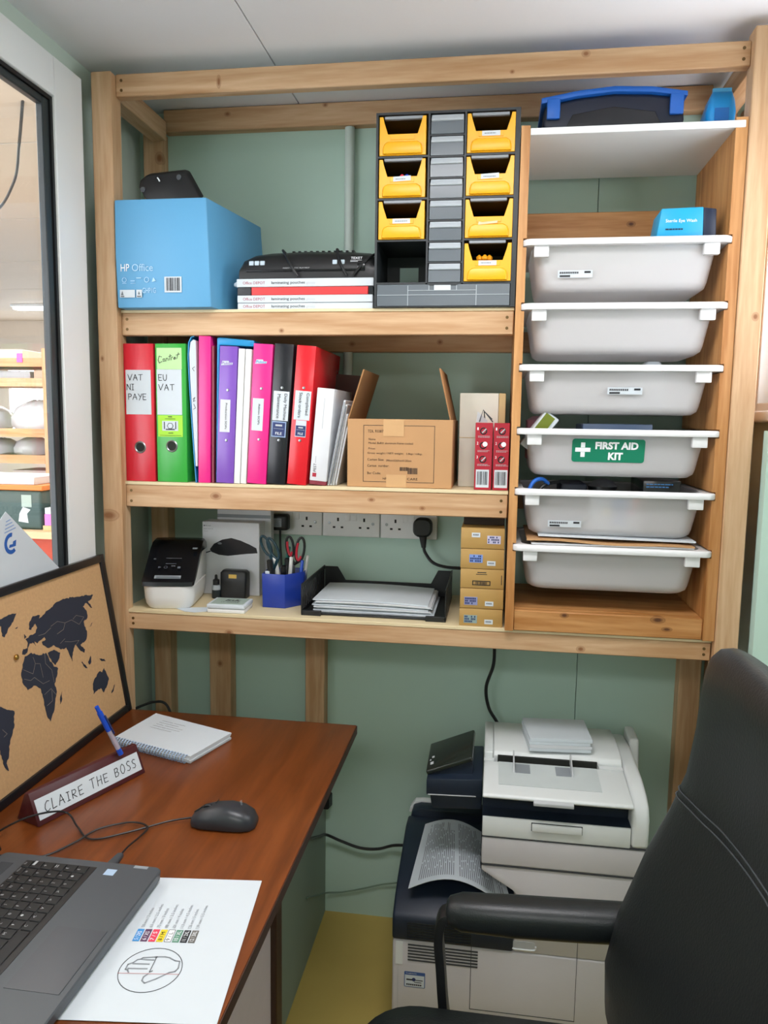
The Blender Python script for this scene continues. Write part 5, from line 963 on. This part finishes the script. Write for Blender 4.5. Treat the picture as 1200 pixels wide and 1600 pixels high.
# laptop: its user sits on the right, screen hinged on the left
LZ = DZ+.0075
t = thing('laptop', 'open graphite laptop at the front left corner of the desk', 'laptop', (-.612, .85, DZ))
bm = B(); loft(bm, [[(a, b, z) for a, b in rrect(-.6165, .845, w_, h_, .010, 4)] for w_, h_, z in ((.250, .374, DZ+.0012), (.262, .382, DZ+.007), (.264, .384, DZ+.0195), (.261, .381, DZ+.0215))]); obj('base', bm, M_laptop, t, 0, 1, True, 40)
ZT = DZ+.0216; kb = box('keyboard', -.699, -.583, .665, 1.020, ZT-.0004, ZT+.0004, M_black, t)
ROWS = [(-.6965, .011), (-.6835, .0165), (-.6650, .0165), (-.6465, .0165), (-.6280, .0165), (-.6095, .0165)]
rnd = random.Random(3)
for r, (x0, w_) in enumerate(ROWS):
    y = 1.018; k = 0
    while y > .70:
        num = y > .940; wd = .0168
        if not num and k == 4: wd = .033 if r in (1, 3, 4) else (.024 if r == 2 else .0168)
        if r == 5 and not num and k >= 8: wd = .09
        ext = 0
        bm = B(); bx(bm, x0, x0+w_, y-wd, y, ZT+.0005, ZT+.0018); kk = obj('key', bm, M_key, kb, .0008, 1)
        cy_ = y-wd/2
        leg = '' if wd > .05 else ({0: ('Del', 'Home', 'End', 'Ins'), 1: '-*/N', 2: '+987', 3: '=654', 4: 'E321', 5: 'E.0>'}[r][k] if k < 4 else {0: 'FFFFFFFFFFFFFFF', 1: 'B=-098765432', 2: 'E][POIUYTREW', 3: "#'@LKJHGFDS", 4: 'S/.,MNBVCXZ', 5: '>v<CAAAAAAAAA'}[r][(k-4) % 11])
        if leg: text('key_lettering', leg, (x0+w_*.35, cy_-.0026, ZT+.0018), M_lgrey, kk, .0042 if len(leg) == 1 else .0028, None, Y3, -X3, lift=.0002)
        y -= wd+.0022; k += 1
tp = box('touchpad', -.566, -.494, .770, .885, ZT-.0004, ZT+.0003, plain('touchpad_surface', '#43464c', .3), t); box('touchpad_border', -.4945, -.4938, .770, .885, ZT, ZT+.0005, M_dgrey, tp)
s = box('processor_sticker', -.565, -.549, 1.004, 1.019, ZT, ZT+.0003, plain('pale_blue_sticker', '#a9c2dc', .3), t); box('power_light', -.528, -.506, 1.028, 1.0345, ZT-.0006, ZT+.0003, M_grey, t)
box('speaker_slot', -.735, -.715, .70, 1.01, ZT-.0004, ZT+.0002, M_gap, t)
bm = B(); tube(bm, [(-.746, .69, ZT+.002), (-.746, 1.01, ZT+.002)], .006, 12); obj('hinge', bm, M_black, t)
bm = B(); a_ = math.radians(112); ux, uz = math.cos(a_), math.sin(a_)
P = lambda s, n_: (-.747+ux*s-uz*n_*-1*-1*-1, ZT+.004+uz*s+ux*n_*-1)
def scr(s, n_): return (-.750+ux*s-uz*n_, ZT+.004+uz*s+ux*n_)
prism(bm, [scr(0, 0), scr(.235, 0), scr(.235, .007), scr(0, .007)], 'y', .656, 1.034); sc_ = obj('screen_lid', bm, M_black, t, .002, 2)
bm = B(); prism(bm, [scr(.02, -.0006), scr(.222, -.0006), scr(.222, -.0001), scr(.02, -.0001)], 'y', .668, 1.022); obj('display', bm, M_glassdark, sc_)

# ------------------------------------------------------------------ office printer
pr = thing('office_printer', 'large white and navy multifunction printer standing on the floor right of the desk', 'printer', (.08, 1.8, 0))
Yf, Yb = 1.62, 1.985
bm = B(); bx(bm, -.200, .352, Yf, Yb, .006, .236); obj('lower_body', bm, M_printer, pr, .006, 3)
bm = B(); prism(bm, [(.075, .2365), (.352, .2365), (.352, .4385), (-.002, .4385), (-.002, .425), (.030, .405), (.068, .383), (.075, .375)], 'y', Yf, Yb); obj('middle_body', bm, M_printer, pr, .003, 2)
bm = B(); bx(bm, -.003, .353, Yf-.002, Yb, .441, .5055); obj('upper_panel', bm, M_printer, pr, .004, 3)
bm = B(); prism(bm, [(-.201, .2365), (-.201, .285), (-.196, .36), (-.19, .385), (-.17, .392), (-.0045, .392), (-.0045, .33), (.0745, .33), (.0745, .2365)][::1], 'y', 1.93, Yb); 
obj('tray_back', bm, M_navyp, pr, .004, 2)
bm = B(); prism(bm, [(Yf-.004, .2365), (1.9295, .2365), (1.9295, .372), (1.87, .377), (1.70, .335), (1.66, .320), (Yf, .296), (Yf-.004, .285)], 'x', -.201, .0745); obj('output_tray', bm, M_navyp, pr, .006, 3)
bm = B(); prism(bm, [(-.203, .362), (-.20, .375), (-.186, .394), (-.165, .3965), (-.072, .3965), (-.070, .391), (-.165, .3905), (-.182, .386), (-.194, .370), (-.197, .360)], 'y', 1.966, Yb+.001); obj('white_cap', bm, M_printerw, pr, .001, 2)
bm = B(); bx(bm, -.0045, .012, 1.68, 1.93, .392, .56); bx(bm, -.003, .30, 1.70, Yb, .5055, .56); obj('navy_core', bm, M_navyp, pr, 0)
bm = B(); [bx(bm, -.166, -.02, Yf-.0055, Yf-.0035, .243+i*.0062, .2455+i*.0062) for i in range(7)]; obj('navy_vents', bm, M_dark, pr)
bm = B(); [bx(bm, -.164, -.004, Yf-.0012, Yf+.001, .186+i*.0075, .1895+i*.0075) for i in range(6)]; obj('white_vents', bm, M_gap, pr)
bm = B(); bx(bm, -.192, -.176, Yf-.0015, Yf+.001, .175, .232); obj('side_grip', bm, M_printerw, pr)
bm = B(); bx(bm, -.198, -.186, Yf-.001, Yf+.001, .048, .0535); bx(bm, -.1865, -.1855, Yf-.0006, Yf+.001, .05, .175); obj('corner_detail', bm, M_lgrey, pr)
bm = B(); bx(bm, -.020, -.0185, Yf-.0006, Yf+.001, .082, .2365); bx(bm, -.020, .215, Yf-.0006, Yf+.001, .082, .0835); bx(bm, .2145, .2155, Yf-.0006, Yf+.001, .082, .2365); bx(bm, .2145, .2155, Yf-.0006, Yf+.001, .2365, .375); obj('door_seam', bm, M_gap, pr)
bm = B(); prism(bm, rrect(.097, .2545, .05, .018, .005), 'y', Yf-.0008, Yf+.001); obj('door_grip', bm, M_lgrey, pr); bm = B(); tube(bm, spline([(.070, Yf-.001, .254), (.073, Yf-.001, .245), (.097, Yf-.001, .244), (.121, Yf-.001, .245), (.124, Yf-.001, .254)]), .002); obj('grip_rim', bm, M_printerw, pr)
bm = B(); bx(bm, -.002, .353, Yf-.0026, Yf+.002, .4385, .4412); bx(bm, -.003, .353, Yf-.0032, Yf+.002, .5058, .5075); obj('panel_seam', bm, M_gap, pr)
# bypass tray, dark slot, right tower
bm = B(); bx(bm, -.003, .316, Yf-.003, 1.66, .5078, .5525); obj('bypass_tray', bm, M_printerw, pr, .003, 2)
bm = B(); bx(bm, .105, .212, Yf-.010, Yf-.0025, .531, .5475); obj('tray_handle', bm, M_printerw, pr, .002, 2); box('handle_seam', .1035, .2135, Yf-.0036, Yf-.0028, .5295, .549, M_gap, pr)
bm = B(); bx(bm, -.003, .316, 1.661, 1.70, .5525, .60); bx(bm, -.003, .316, Yf+.002, 1.66, .553, .5545); obj('dark_slot', bm, M_navyp, pr)
lps = []
bm = B(); prism(bm, [(Yf-.004, .5078), (Yb, .5078), (Yb, .618), (1.88, .632), (1.72, .626), (1.66, .615), (1.63, .600), (Yf-.004, .575)], 'x', .3165, .354); obj('right_tower', bm, M_printerw, pr, .010, 4)
bm = B(); prism(bm, [(1.885, .560), (Yb+.001, .560), (Yb+.001, .640), (1.90, .640)], 'x', .3545, .378); obj('hinge_cover', bm, M_printerw, pr, .006, 3)
bm = B(); prism(bm, [(1.598, .6065), (1.594, .611), (1.598, .617), (1.72, .624), (1.745, .6255), (1.745, .590), (1.70, .588)], 'x', -.004, .3155); obj('scanner_lid', bm, M_printerw, pr, .004, 3)
for xa, xb in ((-.004, .020), (.262, .3155)): bm = B(); prism(bm, [(1.7455, .588), (1.7455, .6262), (1.7605, .6262), (1.7605, .588)], 'x', xa, xb); obj('feeder_side', bm, M_printerw, pr)
bm = B(); bx(bm, .028, .258, 1.7560, 1.7624, .600, .6345); obj('feeder_mouth', bm, M_dark, pr)
bm = B(); prism(bm, [(1.763, .588), (1.7625, .632), (1.770, .641), (1.80, .6475), (1.88, .648), (1.95, .640), (Yb, .620), (Yb, .588)], 'x', .018, .3155); obj('feeder_cover', bm, M_printerw, pr, .003, 3)
bm = B(); prism(bm, [(1.761, .588), (1.761, .640), (1.80, .6465), (1.88, .647), (1.95, .639), (Yb, .619), (Yb, .588)], 'x', -.004, .0172); obj('feeder_end', bm, M_printerw, pr, .003, 3)
bm = B(); prism(bm, [(1.64, .6200), (1.742, .6262), (1.742, .6268), (1.64, .6206)], 'x', .03, .255); obj('feed_slope', bm, plain('pale_grey_slope', '#c9d0d0', .4), pr)
for x in (.068, .160):
    bm = B(); prism(bm, [(1.695, .6238), (1.735, .6260), (1.735, .6272), (1.695, .6250)], 'x', x, x+.034); g = obj('guide_pad', bm, M_grey, pr)
    bm = B(); xx = x-.0045 if x < .1 else x+.035; prism(bm, [(1.695, .624), (1.757, .628), (1.757, .650), (1.745, .650), (1.70, .632)], 'x', xx, xx+.003); obj('paper_guide', bm, M_lgrey, g)
bm = B(); prism(bm, [(1.588, .602), (1.5975, .602), (1.5975, .614), (1.588, .609)], 'x', .105, .19); obj('lid_lip', bm, M_lgrey, pr, .001, 2)
# control panel
bm = B(); prism(bm, [(-.134, .563), (-.006, .566), (-.006, .612), (-.134, .603)], 'y', 1.672, 1.86); obj('control_arm', bm, M_navyp, pr, .004, 2)
bm = B(); prism(bm, [(-.122, .536), (-.118, .528), (-.006, .535), (-.006, .5655), (-.126, .5625)], 'y', 1.68, 1.86); obj('arm_underside', bm, M_navyp, pr, .004, 2); bm = B(); tube(bm, [(-.130, 1.671, .5665), (-.02, 1.671, .5705)], .0012, 6); obj('bright_edge', bm, M_lgrey, pr)
bm = B(); q0 = [(-.138, 1.69, .612), (-.0325, 1.69, .655), (-.030, 1.80, .678), (-.1365, 1.80, .633)]; nn = Vector((-.36, -.19, .88)).normalized()
loft(bm, [[Vector(p)-nn*.012 for p in q0], [Vector(p) for p in q0]]); tpn = obj('touch_screen', bm, M_glassdark, pr, .004, 3)
bm = B(); prism(bm, [(-.125, .603), (-.03, .610), (-.03, .645)], 'y', 1.70, 1.85); obj('screen_wedge', bm, M_navyp, pr)
rr = (Vector(q0[1])-Vector(q0[0])).normalized(); uu = (Vector(q0[3])-Vector(q0[0])).normalized(); flat('screen_marks', [rect(.012, .020, .020, .030), rect(.016, .022, .045, .052), rect(.0105, .014, .036, .041)], Vector(q0[0]), M_lgrey, tpn, rr, rr.cross(uu).cross(rr), .0008)
s = flat('service_sticker', [rrect(-.147, .139, .0485, .0385, .002)], (0, Yf, 0), plain('sticker_border_blue', '#3a5b96', .4), pr, lift=.0007); flat('sticker_panel', [rect(-.1695, -.1245, .1215, .150)], (0, Yf, 0), M_paper, s, lift=.0011); text('sticker_lettering', 'For supplies & service', (-.167, Yf, .1525), M_whiteink, s, .0035, .024, lift=.0012); flat('sticker_print', [rect(-.166, -.152, .137, .1405), rect(-.1445, -.128, .1375, .1395), rect(-.148, -.131, .1325, .134)] + [rect(-.166+i*.0045, -.1625+i*.0045, .125, .1285) for i in range(8)], (0, Yf, 0), M_ink, s, lift=.0015); flat('sticker_print', [ellipse(-.149, .1395, .0045, .0045, 12)], (0, Yf, 0), M_navy, s, lift=.0014)
# paper on printer
t = thing('paper_ream', 'stack of small white cards lying on top of the printer', 'paper', (.17, 1.81, .648))
for k in range(4):
    bm = B(); o_ = .0012*math.sin(k*2.4); loft(bm, [[(a+o_, b, .6485+k*.0082+e) for a, b in ((.1015, 1.762), (.246+o_, 1.775), (.240, 1.900), (.088, 1.888))] for e in (0, .0078)]); obj('card_bundle', bm, M_paper if k != 1 else M_paper2, t, .0006, 1)
t = thing('printed_page', 'curled printed page of dense text lying in the printer output tray', 'paper', (-.05, 1.72, .38)); bm = B(); NS, MS = 14, 6
def page(f, g):
    a = Vector((-.168, 1.640, 0)).lerp(Vector((.066, 1.640, 0)), f); b = Vector((-.150, 1.868, 0)).lerp(Vector((.02, 1.860, 0)), f); p = a.lerp(b, g); p.z = .344+.068*g*.5+.036*math.sin(min(1, f*1.15)*PI)*(1-.35*g)+.012*(1-f)*.5; return p
rows = [[page(i/NS, j/MS) for i in range(NS+1)] for j in range(MS+1)]
vs = [[bm.verts.new(p) for p in r] for r in rows]
for j in range(MS):
    for i in range(NS): bm.faces.new((vs[j][i], vs[j][i+1], vs[j+1][i+1], vs[j+1][i]))
ex = bmesh.ops.extrude_face_region(bm, geom=bm.faces[:]); bmesh.ops.translate(bm, verts=[v for v in ex['geom'] if isinstance(v, bmesh.types.BMVert)], vec=(0, 0, -.0016)); obj('page', bm, M_paper, t)
bm = B(); rnd = random.Random(5)
for c in range(40):
    f0 = .09+c*.0218
    if c in (17, 18): continue
    g0 = .06; gend = rnd.choice((.94, .92, .80, .94))
    while g0 < gend:
        g1 = min(gend, g0+rnd.uniform(.08, .3)); up_ = Vector((0, 0, .0006)); K = 3
        for k in range(K):
            ga, gb = g0+(g1-g0)*k/K, g0+(g1-g0)*(k+1)/K; bm.faces.new([bm.verts.new(page(f_, g_)+up_) for f_, g_ in ((f0, ga), (f0+.0075, ga), (f0+.0075, gb), (f0, gb))])
        g0 = g1+.025
obj('page_print', bm, M_greyink, t, smooth=False)
# cables near the wall
def cable(name, label, pts, r, mat=M_black): bm = B(); tube(bm, spline(pts, 10), r, 8); return tag(obj(name, bm, mat), label, 'cable')
cable('power_cable', 'black cable hanging from the lower shelf down behind the printer', [(.014, 1.992, .897), (.014, 1.995, .83), (.012, 2.0, .776), (-.005, 2.004, .713), (.004, 2.006, .655), (.033, 2.006, .60), (.04, 2.006, .50)], .0045)
cable('network_cable', 'black cable sagging along the wall from desk to printer', [(-.4455, 1.72, .392), (-.4455, 1.82, .342), (-.4455, 1.922, .290), (-.442, 2.000, .252), (-.40, 2.012, .230), (-.345, 2.012, .215), (-.295, 2.012, .217), (-.25, 2.012, .232), (-.205, 2.0, .243)], .004)
cable('thin_cable', 'thin grey green cable low on the wall behind the printer', [(-.4475, 1.80, .190), (-.4475, 1.93, .112), (-.442, 2.015, .066), (-.40, 2.022, .068), (-.347, 2.022, .083), (-.28, 2.022, .105), (-.21, 2.015, .125)], .0022, plain('grey_green_cable', '#6f8573', .5))
cable('corner_cable', 'black cable running down the left wall and over behind the desk', [(-.945, 1.80, .90), (-.945, 1.80, .80), (-.945, 1.80, .665), (-.93, 1.82, .655), (-.88, 1.84, .672), (-.84, 1.84, .668), (-.80, 1.80, .62), (-.78, 1.76, .58)], .0035)
t = thing('wall_plug', 'small black plug on the wall just right of the desk edge', 'plug', (-.447, 2.0, .345)); bm = B(); loft(bm, [[(a, YB-.0005, b) for a, b in rrect(-.446, .345, .03, .042, .006)], [(a, 2.0, b) for a, b in rrect(-.446, .345, .024, .034, .006)]]); obj('plug_body', bm, M_black, t)

# ------------------------------------------------------------------ office chair, facing the desk
ch = thing('office_chair', 'black leatherette office chair with padded armrest in the right foreground', 'chair', (.10, .87, 0))
CY = .86
def slab(prof, n=14, exp=2.6):
    # prof rows: (z, x of front face at the rim, half width, thickness, hollow)
    bm = B(); lps = []
    for z, xf, hw, th, ho, yo in prof:
        lp = []
        for k in range(2*n):
            a = 2*PI*k/(2*n); c, s = math.cos(a), math.sin(a)
            yy = hw*math.copysign(abs(c)**(2/exp), c); xx = math.copysign(abs(s)**(2/exp), s)
            inner = ho*(1-(yy/hw)**2)
            lp.append((xf+th/2-xx*th/2+inner, CY+yo+yy, z))
        lps.append(lp)
    loft(bm, lps); return bm
bp = [(.50, .200, .195, .070, .03, 0), (.525, .172, .232, .085, .03, 0), (.56, .160, .248, .095, .035, 0), (.62, .157, .256, .098, .04, 0), (.70, .172, .256, .098, .04, 0), (.80, .206, .250, .092, .04, 0), (.87, .236, .244, .088, .038, 0), (.93, .256, .240, .085, .035, 0), (1.0, .266, .238, .085, .028, 0), (1.05, .270, .235, .083, .022, 0), (1.085, .274, .228, .078, .016, 0), (1.108, .280, .215, .070, .010, 0), (1.124, .288, .192, .056, .006, 0), (1.134, .296, .16, .036, .003, 0), (1.138, .302, .12, .016, .001, 0)]
obj('backrest', slab(bp), M_leather, ch, 0, 1, True, 60)
def bsurf(z, yf):
    for a, b in zip(bp, bp[1:]):
        if a[0] <= z <= b[0]:
            f = (z-a[0])/(b[0]-a[0]); xf, hw, th, ho = [a[i]+(b[i]-a[i])*f for i in (1, 2, 3, 4)]; xx = (1-min(1, abs(yf))**2.6)**(1/2.6); return Vector((xf+th/2-xx*th/2+ho*(1-yf*yf)-.0008, CY+yf*hw, z))
for off in (0, .009):
    pts = [bsurf(z-off*1.1, yf) for z, yf in [(.905, .985), (.907, .94), (.909, .86), (.915, .70), (.921, .50), (.929, .28), (.937, 0), (.946, -.28), (.952, -.50), (.955, -.70), (.957, -.94)]]
    bm = B(); tube(bm, spline(pts, 6), .0011, 6); obj('stitched_seam', bm, M_stitch, ch)
bm = B(); lps = []
for z, w_, d_, r_ in ((.395, .40, .42, .06), (.405, .46, .48, .09), (.43, .49, .52, .10), (.475, .49, .525, .10), (.500, .465, .495, .09), (.508, .38, .40, .07)): lps.append([(a, b, z) for a, b in rrect(.055, CY, w_, d_, r_, 7)])
loft(bm, lps); obj('seat', bm, M_leather, ch, 0, 1, True, 60)
for s in (1, -1):
    ya = CY+s*.285
    bm = B(); lps = []
    for x, hw, zt, zb in ((-.055, .014, .655, .632), (-.050, .022, .662, .622), (-.03, .029, .668, .617), (.05, .031, .672, .616), (.15, .031, .676, .620), (.24, .030, .680, .625), (.275, .024, .678, .632), (.285, .012, .670, .640)):
        lps.append([(x, ya+a, b) for a, b in rrect(0, (zt+zb)/2, hw*2, zt-zb, min(hw, (zt-zb)/2)*.85, 5)])
    loft(bm, lps); arm = obj('armrest', bm, M_leather2, ch, 0, 1, True, 60)
    def strap(pts, w_, d_):
        bm = B(); lps = []
        for i, p in enumerate(pts):
            p = Vector(p); tt = (Vector(pts[min(i+1, len(pts)-1)])-Vector(pts[max(i-1, 0)])).normalized(); n_ = tt.cross(Y3).normalized(); lps.append([p+Y3*(w_/2)+n_*(d_/2), p-Y3*(w_/2)+n_*(d_/2), p-Y3*(w_/2)-n_*(d_/2), p+Y3*(w_/2)-n_*(d_/2)])
        loft(bm, lps); return bm
    obj('armrest_post', strap(spline([(.10, ya, .628), (.02, ya, .628), (-.035, ya, .628), (-.058, ya, .634), (-.066, ya, .60), (-.062, ya, .55), (-.055, ya, .47), (-.045, ya, .42), (-.02, ya-s*.02, .392), (.03, ya-s*.05, .388), (.06, ya-s*.12, .388)], 6), .034, .014), M_black, ch, .003, 2)
bm = B(); bx(bm, -.06, .16, CY-.19, CY+.19, .376, .3945); obj('seat_plate', bm, M_black, ch, .004, 2)
bm = B(); tube(bm, spline([(.10, CY, .384), (.28, CY, .384), (.30, CY, .43), (.285, CY, .55)], 6), .016, 10); obj('back_support', bm, M_black, ch)
bm = B(); lathe(bm, [(.028, .10), (.028, .23), (.018, .232), (.018, .376)], (.06, CY, 0)); obj('gas_column', bm, M_black, ch)
for k in range(5):
    a = 2*PI*k/5+.3; d_ = Vector((math.cos(a), math.sin(a), 0)); c0 = Vector((.06, CY, 0))
    bm = B(); tube(bm, [c0+d_*.02+Z3*.105, c0+d_*.15+Z3*.09, c0+d_*.27+Z3*.068], [.022, .018, .014], 8); lg = obj('base_leg', bm, M_black, ch)
    bm = B(); q = c0+d_*.27; lathe(bm, [(.02, -.02), (.024, -.016), (.024, .016), (.02, .02)], (q.x, q.y, .0245), 'y', 16); obj('caster', bm, M_blackg, lg)

# ------------------------------------------------------------------ workshop seen through the left window
struct(box('floor_workshop', -7.0, -1.06, -1.5, 9.0, -.06, -.01, plain('grey_workshop_floor', '#8f8c86', .7)))
bm = B()
for k in range(9): bx(bm, -7.0, -1.06, -1.5+k*1.18, -1.5+k*1.18+1.165, 2.60, 2.63)
bx(bm, -7.0, -1.06, -1.5, 9.0, 2.635, 2.66); struct(obj('ceiling_workshop', bm, plain('cream_ceiling_panel', '#d8cfc2', .7)))
bm = B(); bx(bm, -7.0, -1.06, 8.95, 9.0, 0, 1.25); bx(bm, -7.0, -1.06, 8.95, 9.0, 2.1, 2.6); bx(bm, -7.0, -6.1, 8.95, 9.0, 1.25, 2.1); bx(bm, -4.9, -1.06, 8.95, 9.0, 1.25, 2.1); bx(bm, -5.62, -5.52, 8.95, 9.0, 1.25, 2.1); struct(obj('wall_workshop_far', bm, plain('cream_wall', '#d9d2c8', .7)))
struct(box('wall_workshop_side', -7.05, -7.0, -1.5, 9.0, 0, 2.6, plain('cream_wall_side', '#d6cfc6', .7)))
struct(box('wall_workshop_right', -1.06, -1.04, YB+.06, 9.0, 0, 2.6, plain('cream_wall_right', '#d6cfc6', .7)))
t = thing('strip_light', 'bright strip light on the far workshop ceiling seen through the window', 'light', (-4.6, 7.7, 2.6))
box('light_housing', -5.14, -4.0, 7.62, 7.78, 2.575, 2.599, M_white, t); box('light_tube', -5.12, -4.02, 7.64, 7.76, 2.55, 2.575, lamp_mat('strip_lamp', 8.0), t)
cable('ceiling_cable', 'dark cable drooping beneath the workshop ceiling behind the window glass', [(-1.80, 2.80, 2.605), (-1.92, 2.95, 2.50), (-2.05, 3.1, 2.40), (-2.3, 3.3, 2.33), (-2.7, 3.5, 2.36)], .006, M_dgrey)
rk = thing('stock_rack', 'light wooden stock rack with several shelves in the workshop behind the window', 'rack', (-3.0, 3.8, 0)); RACKW = {a: PINE[a] for a in 'xyz'}
for x in (-2.268, -3.6):
    for y in (3.6, 4.0): box('rack_post', x, x+.045, y, y+.045, -.01, 1.76, PINE['z'], rk)
for z in (1.70, 1.60, 1.345, 1.21, 1.08, .55): box('rack_shelf', -3.6, -2.225, 3.655, 3.99, z-.025, z, PINE['x'], rk); box('rack_edge', -3.553, -2.27, 3.602, 3.645, z-.03, z+.012, PINE['x'], rk)
M_bag = clear('cloudy_plastic_wrap', '#eef1f4', .8, .15, '#dfe4e9')
def bag(cx, cy, z, rx, ry, h, label, sd):
    rnd = random.Random(sd); bm = B(); lps = []
    for zz, s in ((0, .8), (.15, 1), (.45, 1.02), (.75, .85), (.93, .5), (1, .18)): lps.append([(cx+rx*s*math.cos(2*PI*k/20)*(1+rnd.uniform(-.09, .09)), cy+ry*s*math.sin(2*PI*k/20)*(1+rnd.uniform(-.09, .09)), z+h*zz+rnd.uniform(-.006, .006)*(zz > 0)) for k in range(20)])
    loft(bm, lps); return tag(obj('plastic_bag', bm, M_bag), label, 'bag', 'plastic wrapped goods on the rack')
bag(-2.42, 3.80, 1.346, .135, .12, .16, 'large clear bag of goods at the right of the upper open rack shelf', 1); bag(-2.72, 3.82, 1.346, .12, .12, .13, 'smaller clear bag left of the large bag on the rack', 2)
bag(-2.46, 3.80, 1.211, .09, .10, .10, 'grey white bag left of the white parts on the lower rack shelf', 3); bag(-2.31, 3.78, 1.211, .05, .07, .055, 'small heap of white parts beside the rack post', 4); bag(-2.66, 3.82, 1.211, .09, .1, .09, 'grey white bag furthest left on the lower rack shelf', 5)
for k, (x0, x1, z, h, c, lb) in enumerate(((-2.75, -2.38, 1.601, .05, '#c9cdd2', 'long pale grey carton on the second rack shelf'), (-2.36, -2.29, 1.601, .055, '#d9c7ae', 'small beige carton near the rack post'), (-2.60, -2.42, 1.701, .06, '#d7cdc2', 'cream carton on the top of the rack'), (-2.50, -2.30, 1.081, .06, '#c8bfbd', 'pale carton on the low rack shelf'))):
    tag(box('rack_carton', x0, x1, 3.67, 3.9, z, z+h, plain('rack_carton_%d' % k, c, .7), None, .003, 1), lb, 'box', 'cartons on the rack')
tag(box('pink_tag', -2.402, -2.372, 3.597, 3.601, 1.690, 1.735, plain('neon_pink_paper', '#f05ab0', .6)), 'neon pink paper tag on the top rack edge', 'tag')
t = thing('work_table', 'orange red work counter in front of the stock rack beyond the window', 'table', (-2.2, 2.75, 0)); box('table_top', -3.0, -1.5, 2.55, 3.1, .975, 1.0, plain('pale_wood_counter', '#d2b890', .6), t); box('front_panel', -2.98, -1.52, 2.57, 2.60, -.01, .974, plain('brick_red_panel', '#b5442c', .6), t)
bm = B(); [bx(bm, a, a+.04, 3.0, 3.04, -.01, .974) for a in (-2.98, -1.56)]; obj('leg', bm, M_dgrey, t); box('trim_strip', -2.98, -1.52, 2.5645, 2.5695, .80, .815, M_tan, t)
t = thing('parts_crate', 'dark green plastic crate with torn label standing on the work counter', 'crate', (-1.85, 2.68, 1.0)); box('crate_body', -2.15, -1.662, 2.60, 2.85, 1.0005, 1.145, plain('dark_green_crate', '#2f4a47', .5), t, .012, 3)
box('pale_label', -1.74, -1.70, 2.5985, 2.6, 1.085, 1.13, plain('grey_label', '#9fb0a8', .6), t); flat('torn_label', [[(-1.755, 1.03), (-1.715, 1.025), (-1.72, 1.06), (-1.705, 1.075), (-1.735, 1.085), (-1.75, 1.06)]], (0, 2.5995, 0), M_paper, t)
tag(box('orange_tray', -2.15, -1.655, 2.60, 2.85, 1.146, 1.165, plain('orange_tray_plastic', '#d9792f', .5), None, .003, 1), 'shallow orange tray lying on the dark green crate', 'tray'); tag(box('white_papers', -2.10, -1.70, 2.62, 2.82, 1.1655, 1.195, M_paper2, None, .002, 1), 'stack of pale papers on the orange tray', 'papers')
for k, (x0, x1, z0, z1, m, lb) in enumerate(((-1.645, -1.50, 1.0005, 1.02, M_tan, 'tan sheets at the bottom of the paper pile beside the crate'), (-1.64, -1.50, 1.0205, 1.062, plain('pink_paper', '#ef77bd', .6), 'bright pink papers in the pile beside the crate'), (-1.64, -1.50, 1.0625, 1.085, M_paper, 'white papers topmost on the pile beside the crate'))):
    tag(box('paper_pile', x0, x1, 2.58+.004*k, 2.8, z0, z1, m), lb, 'papers')
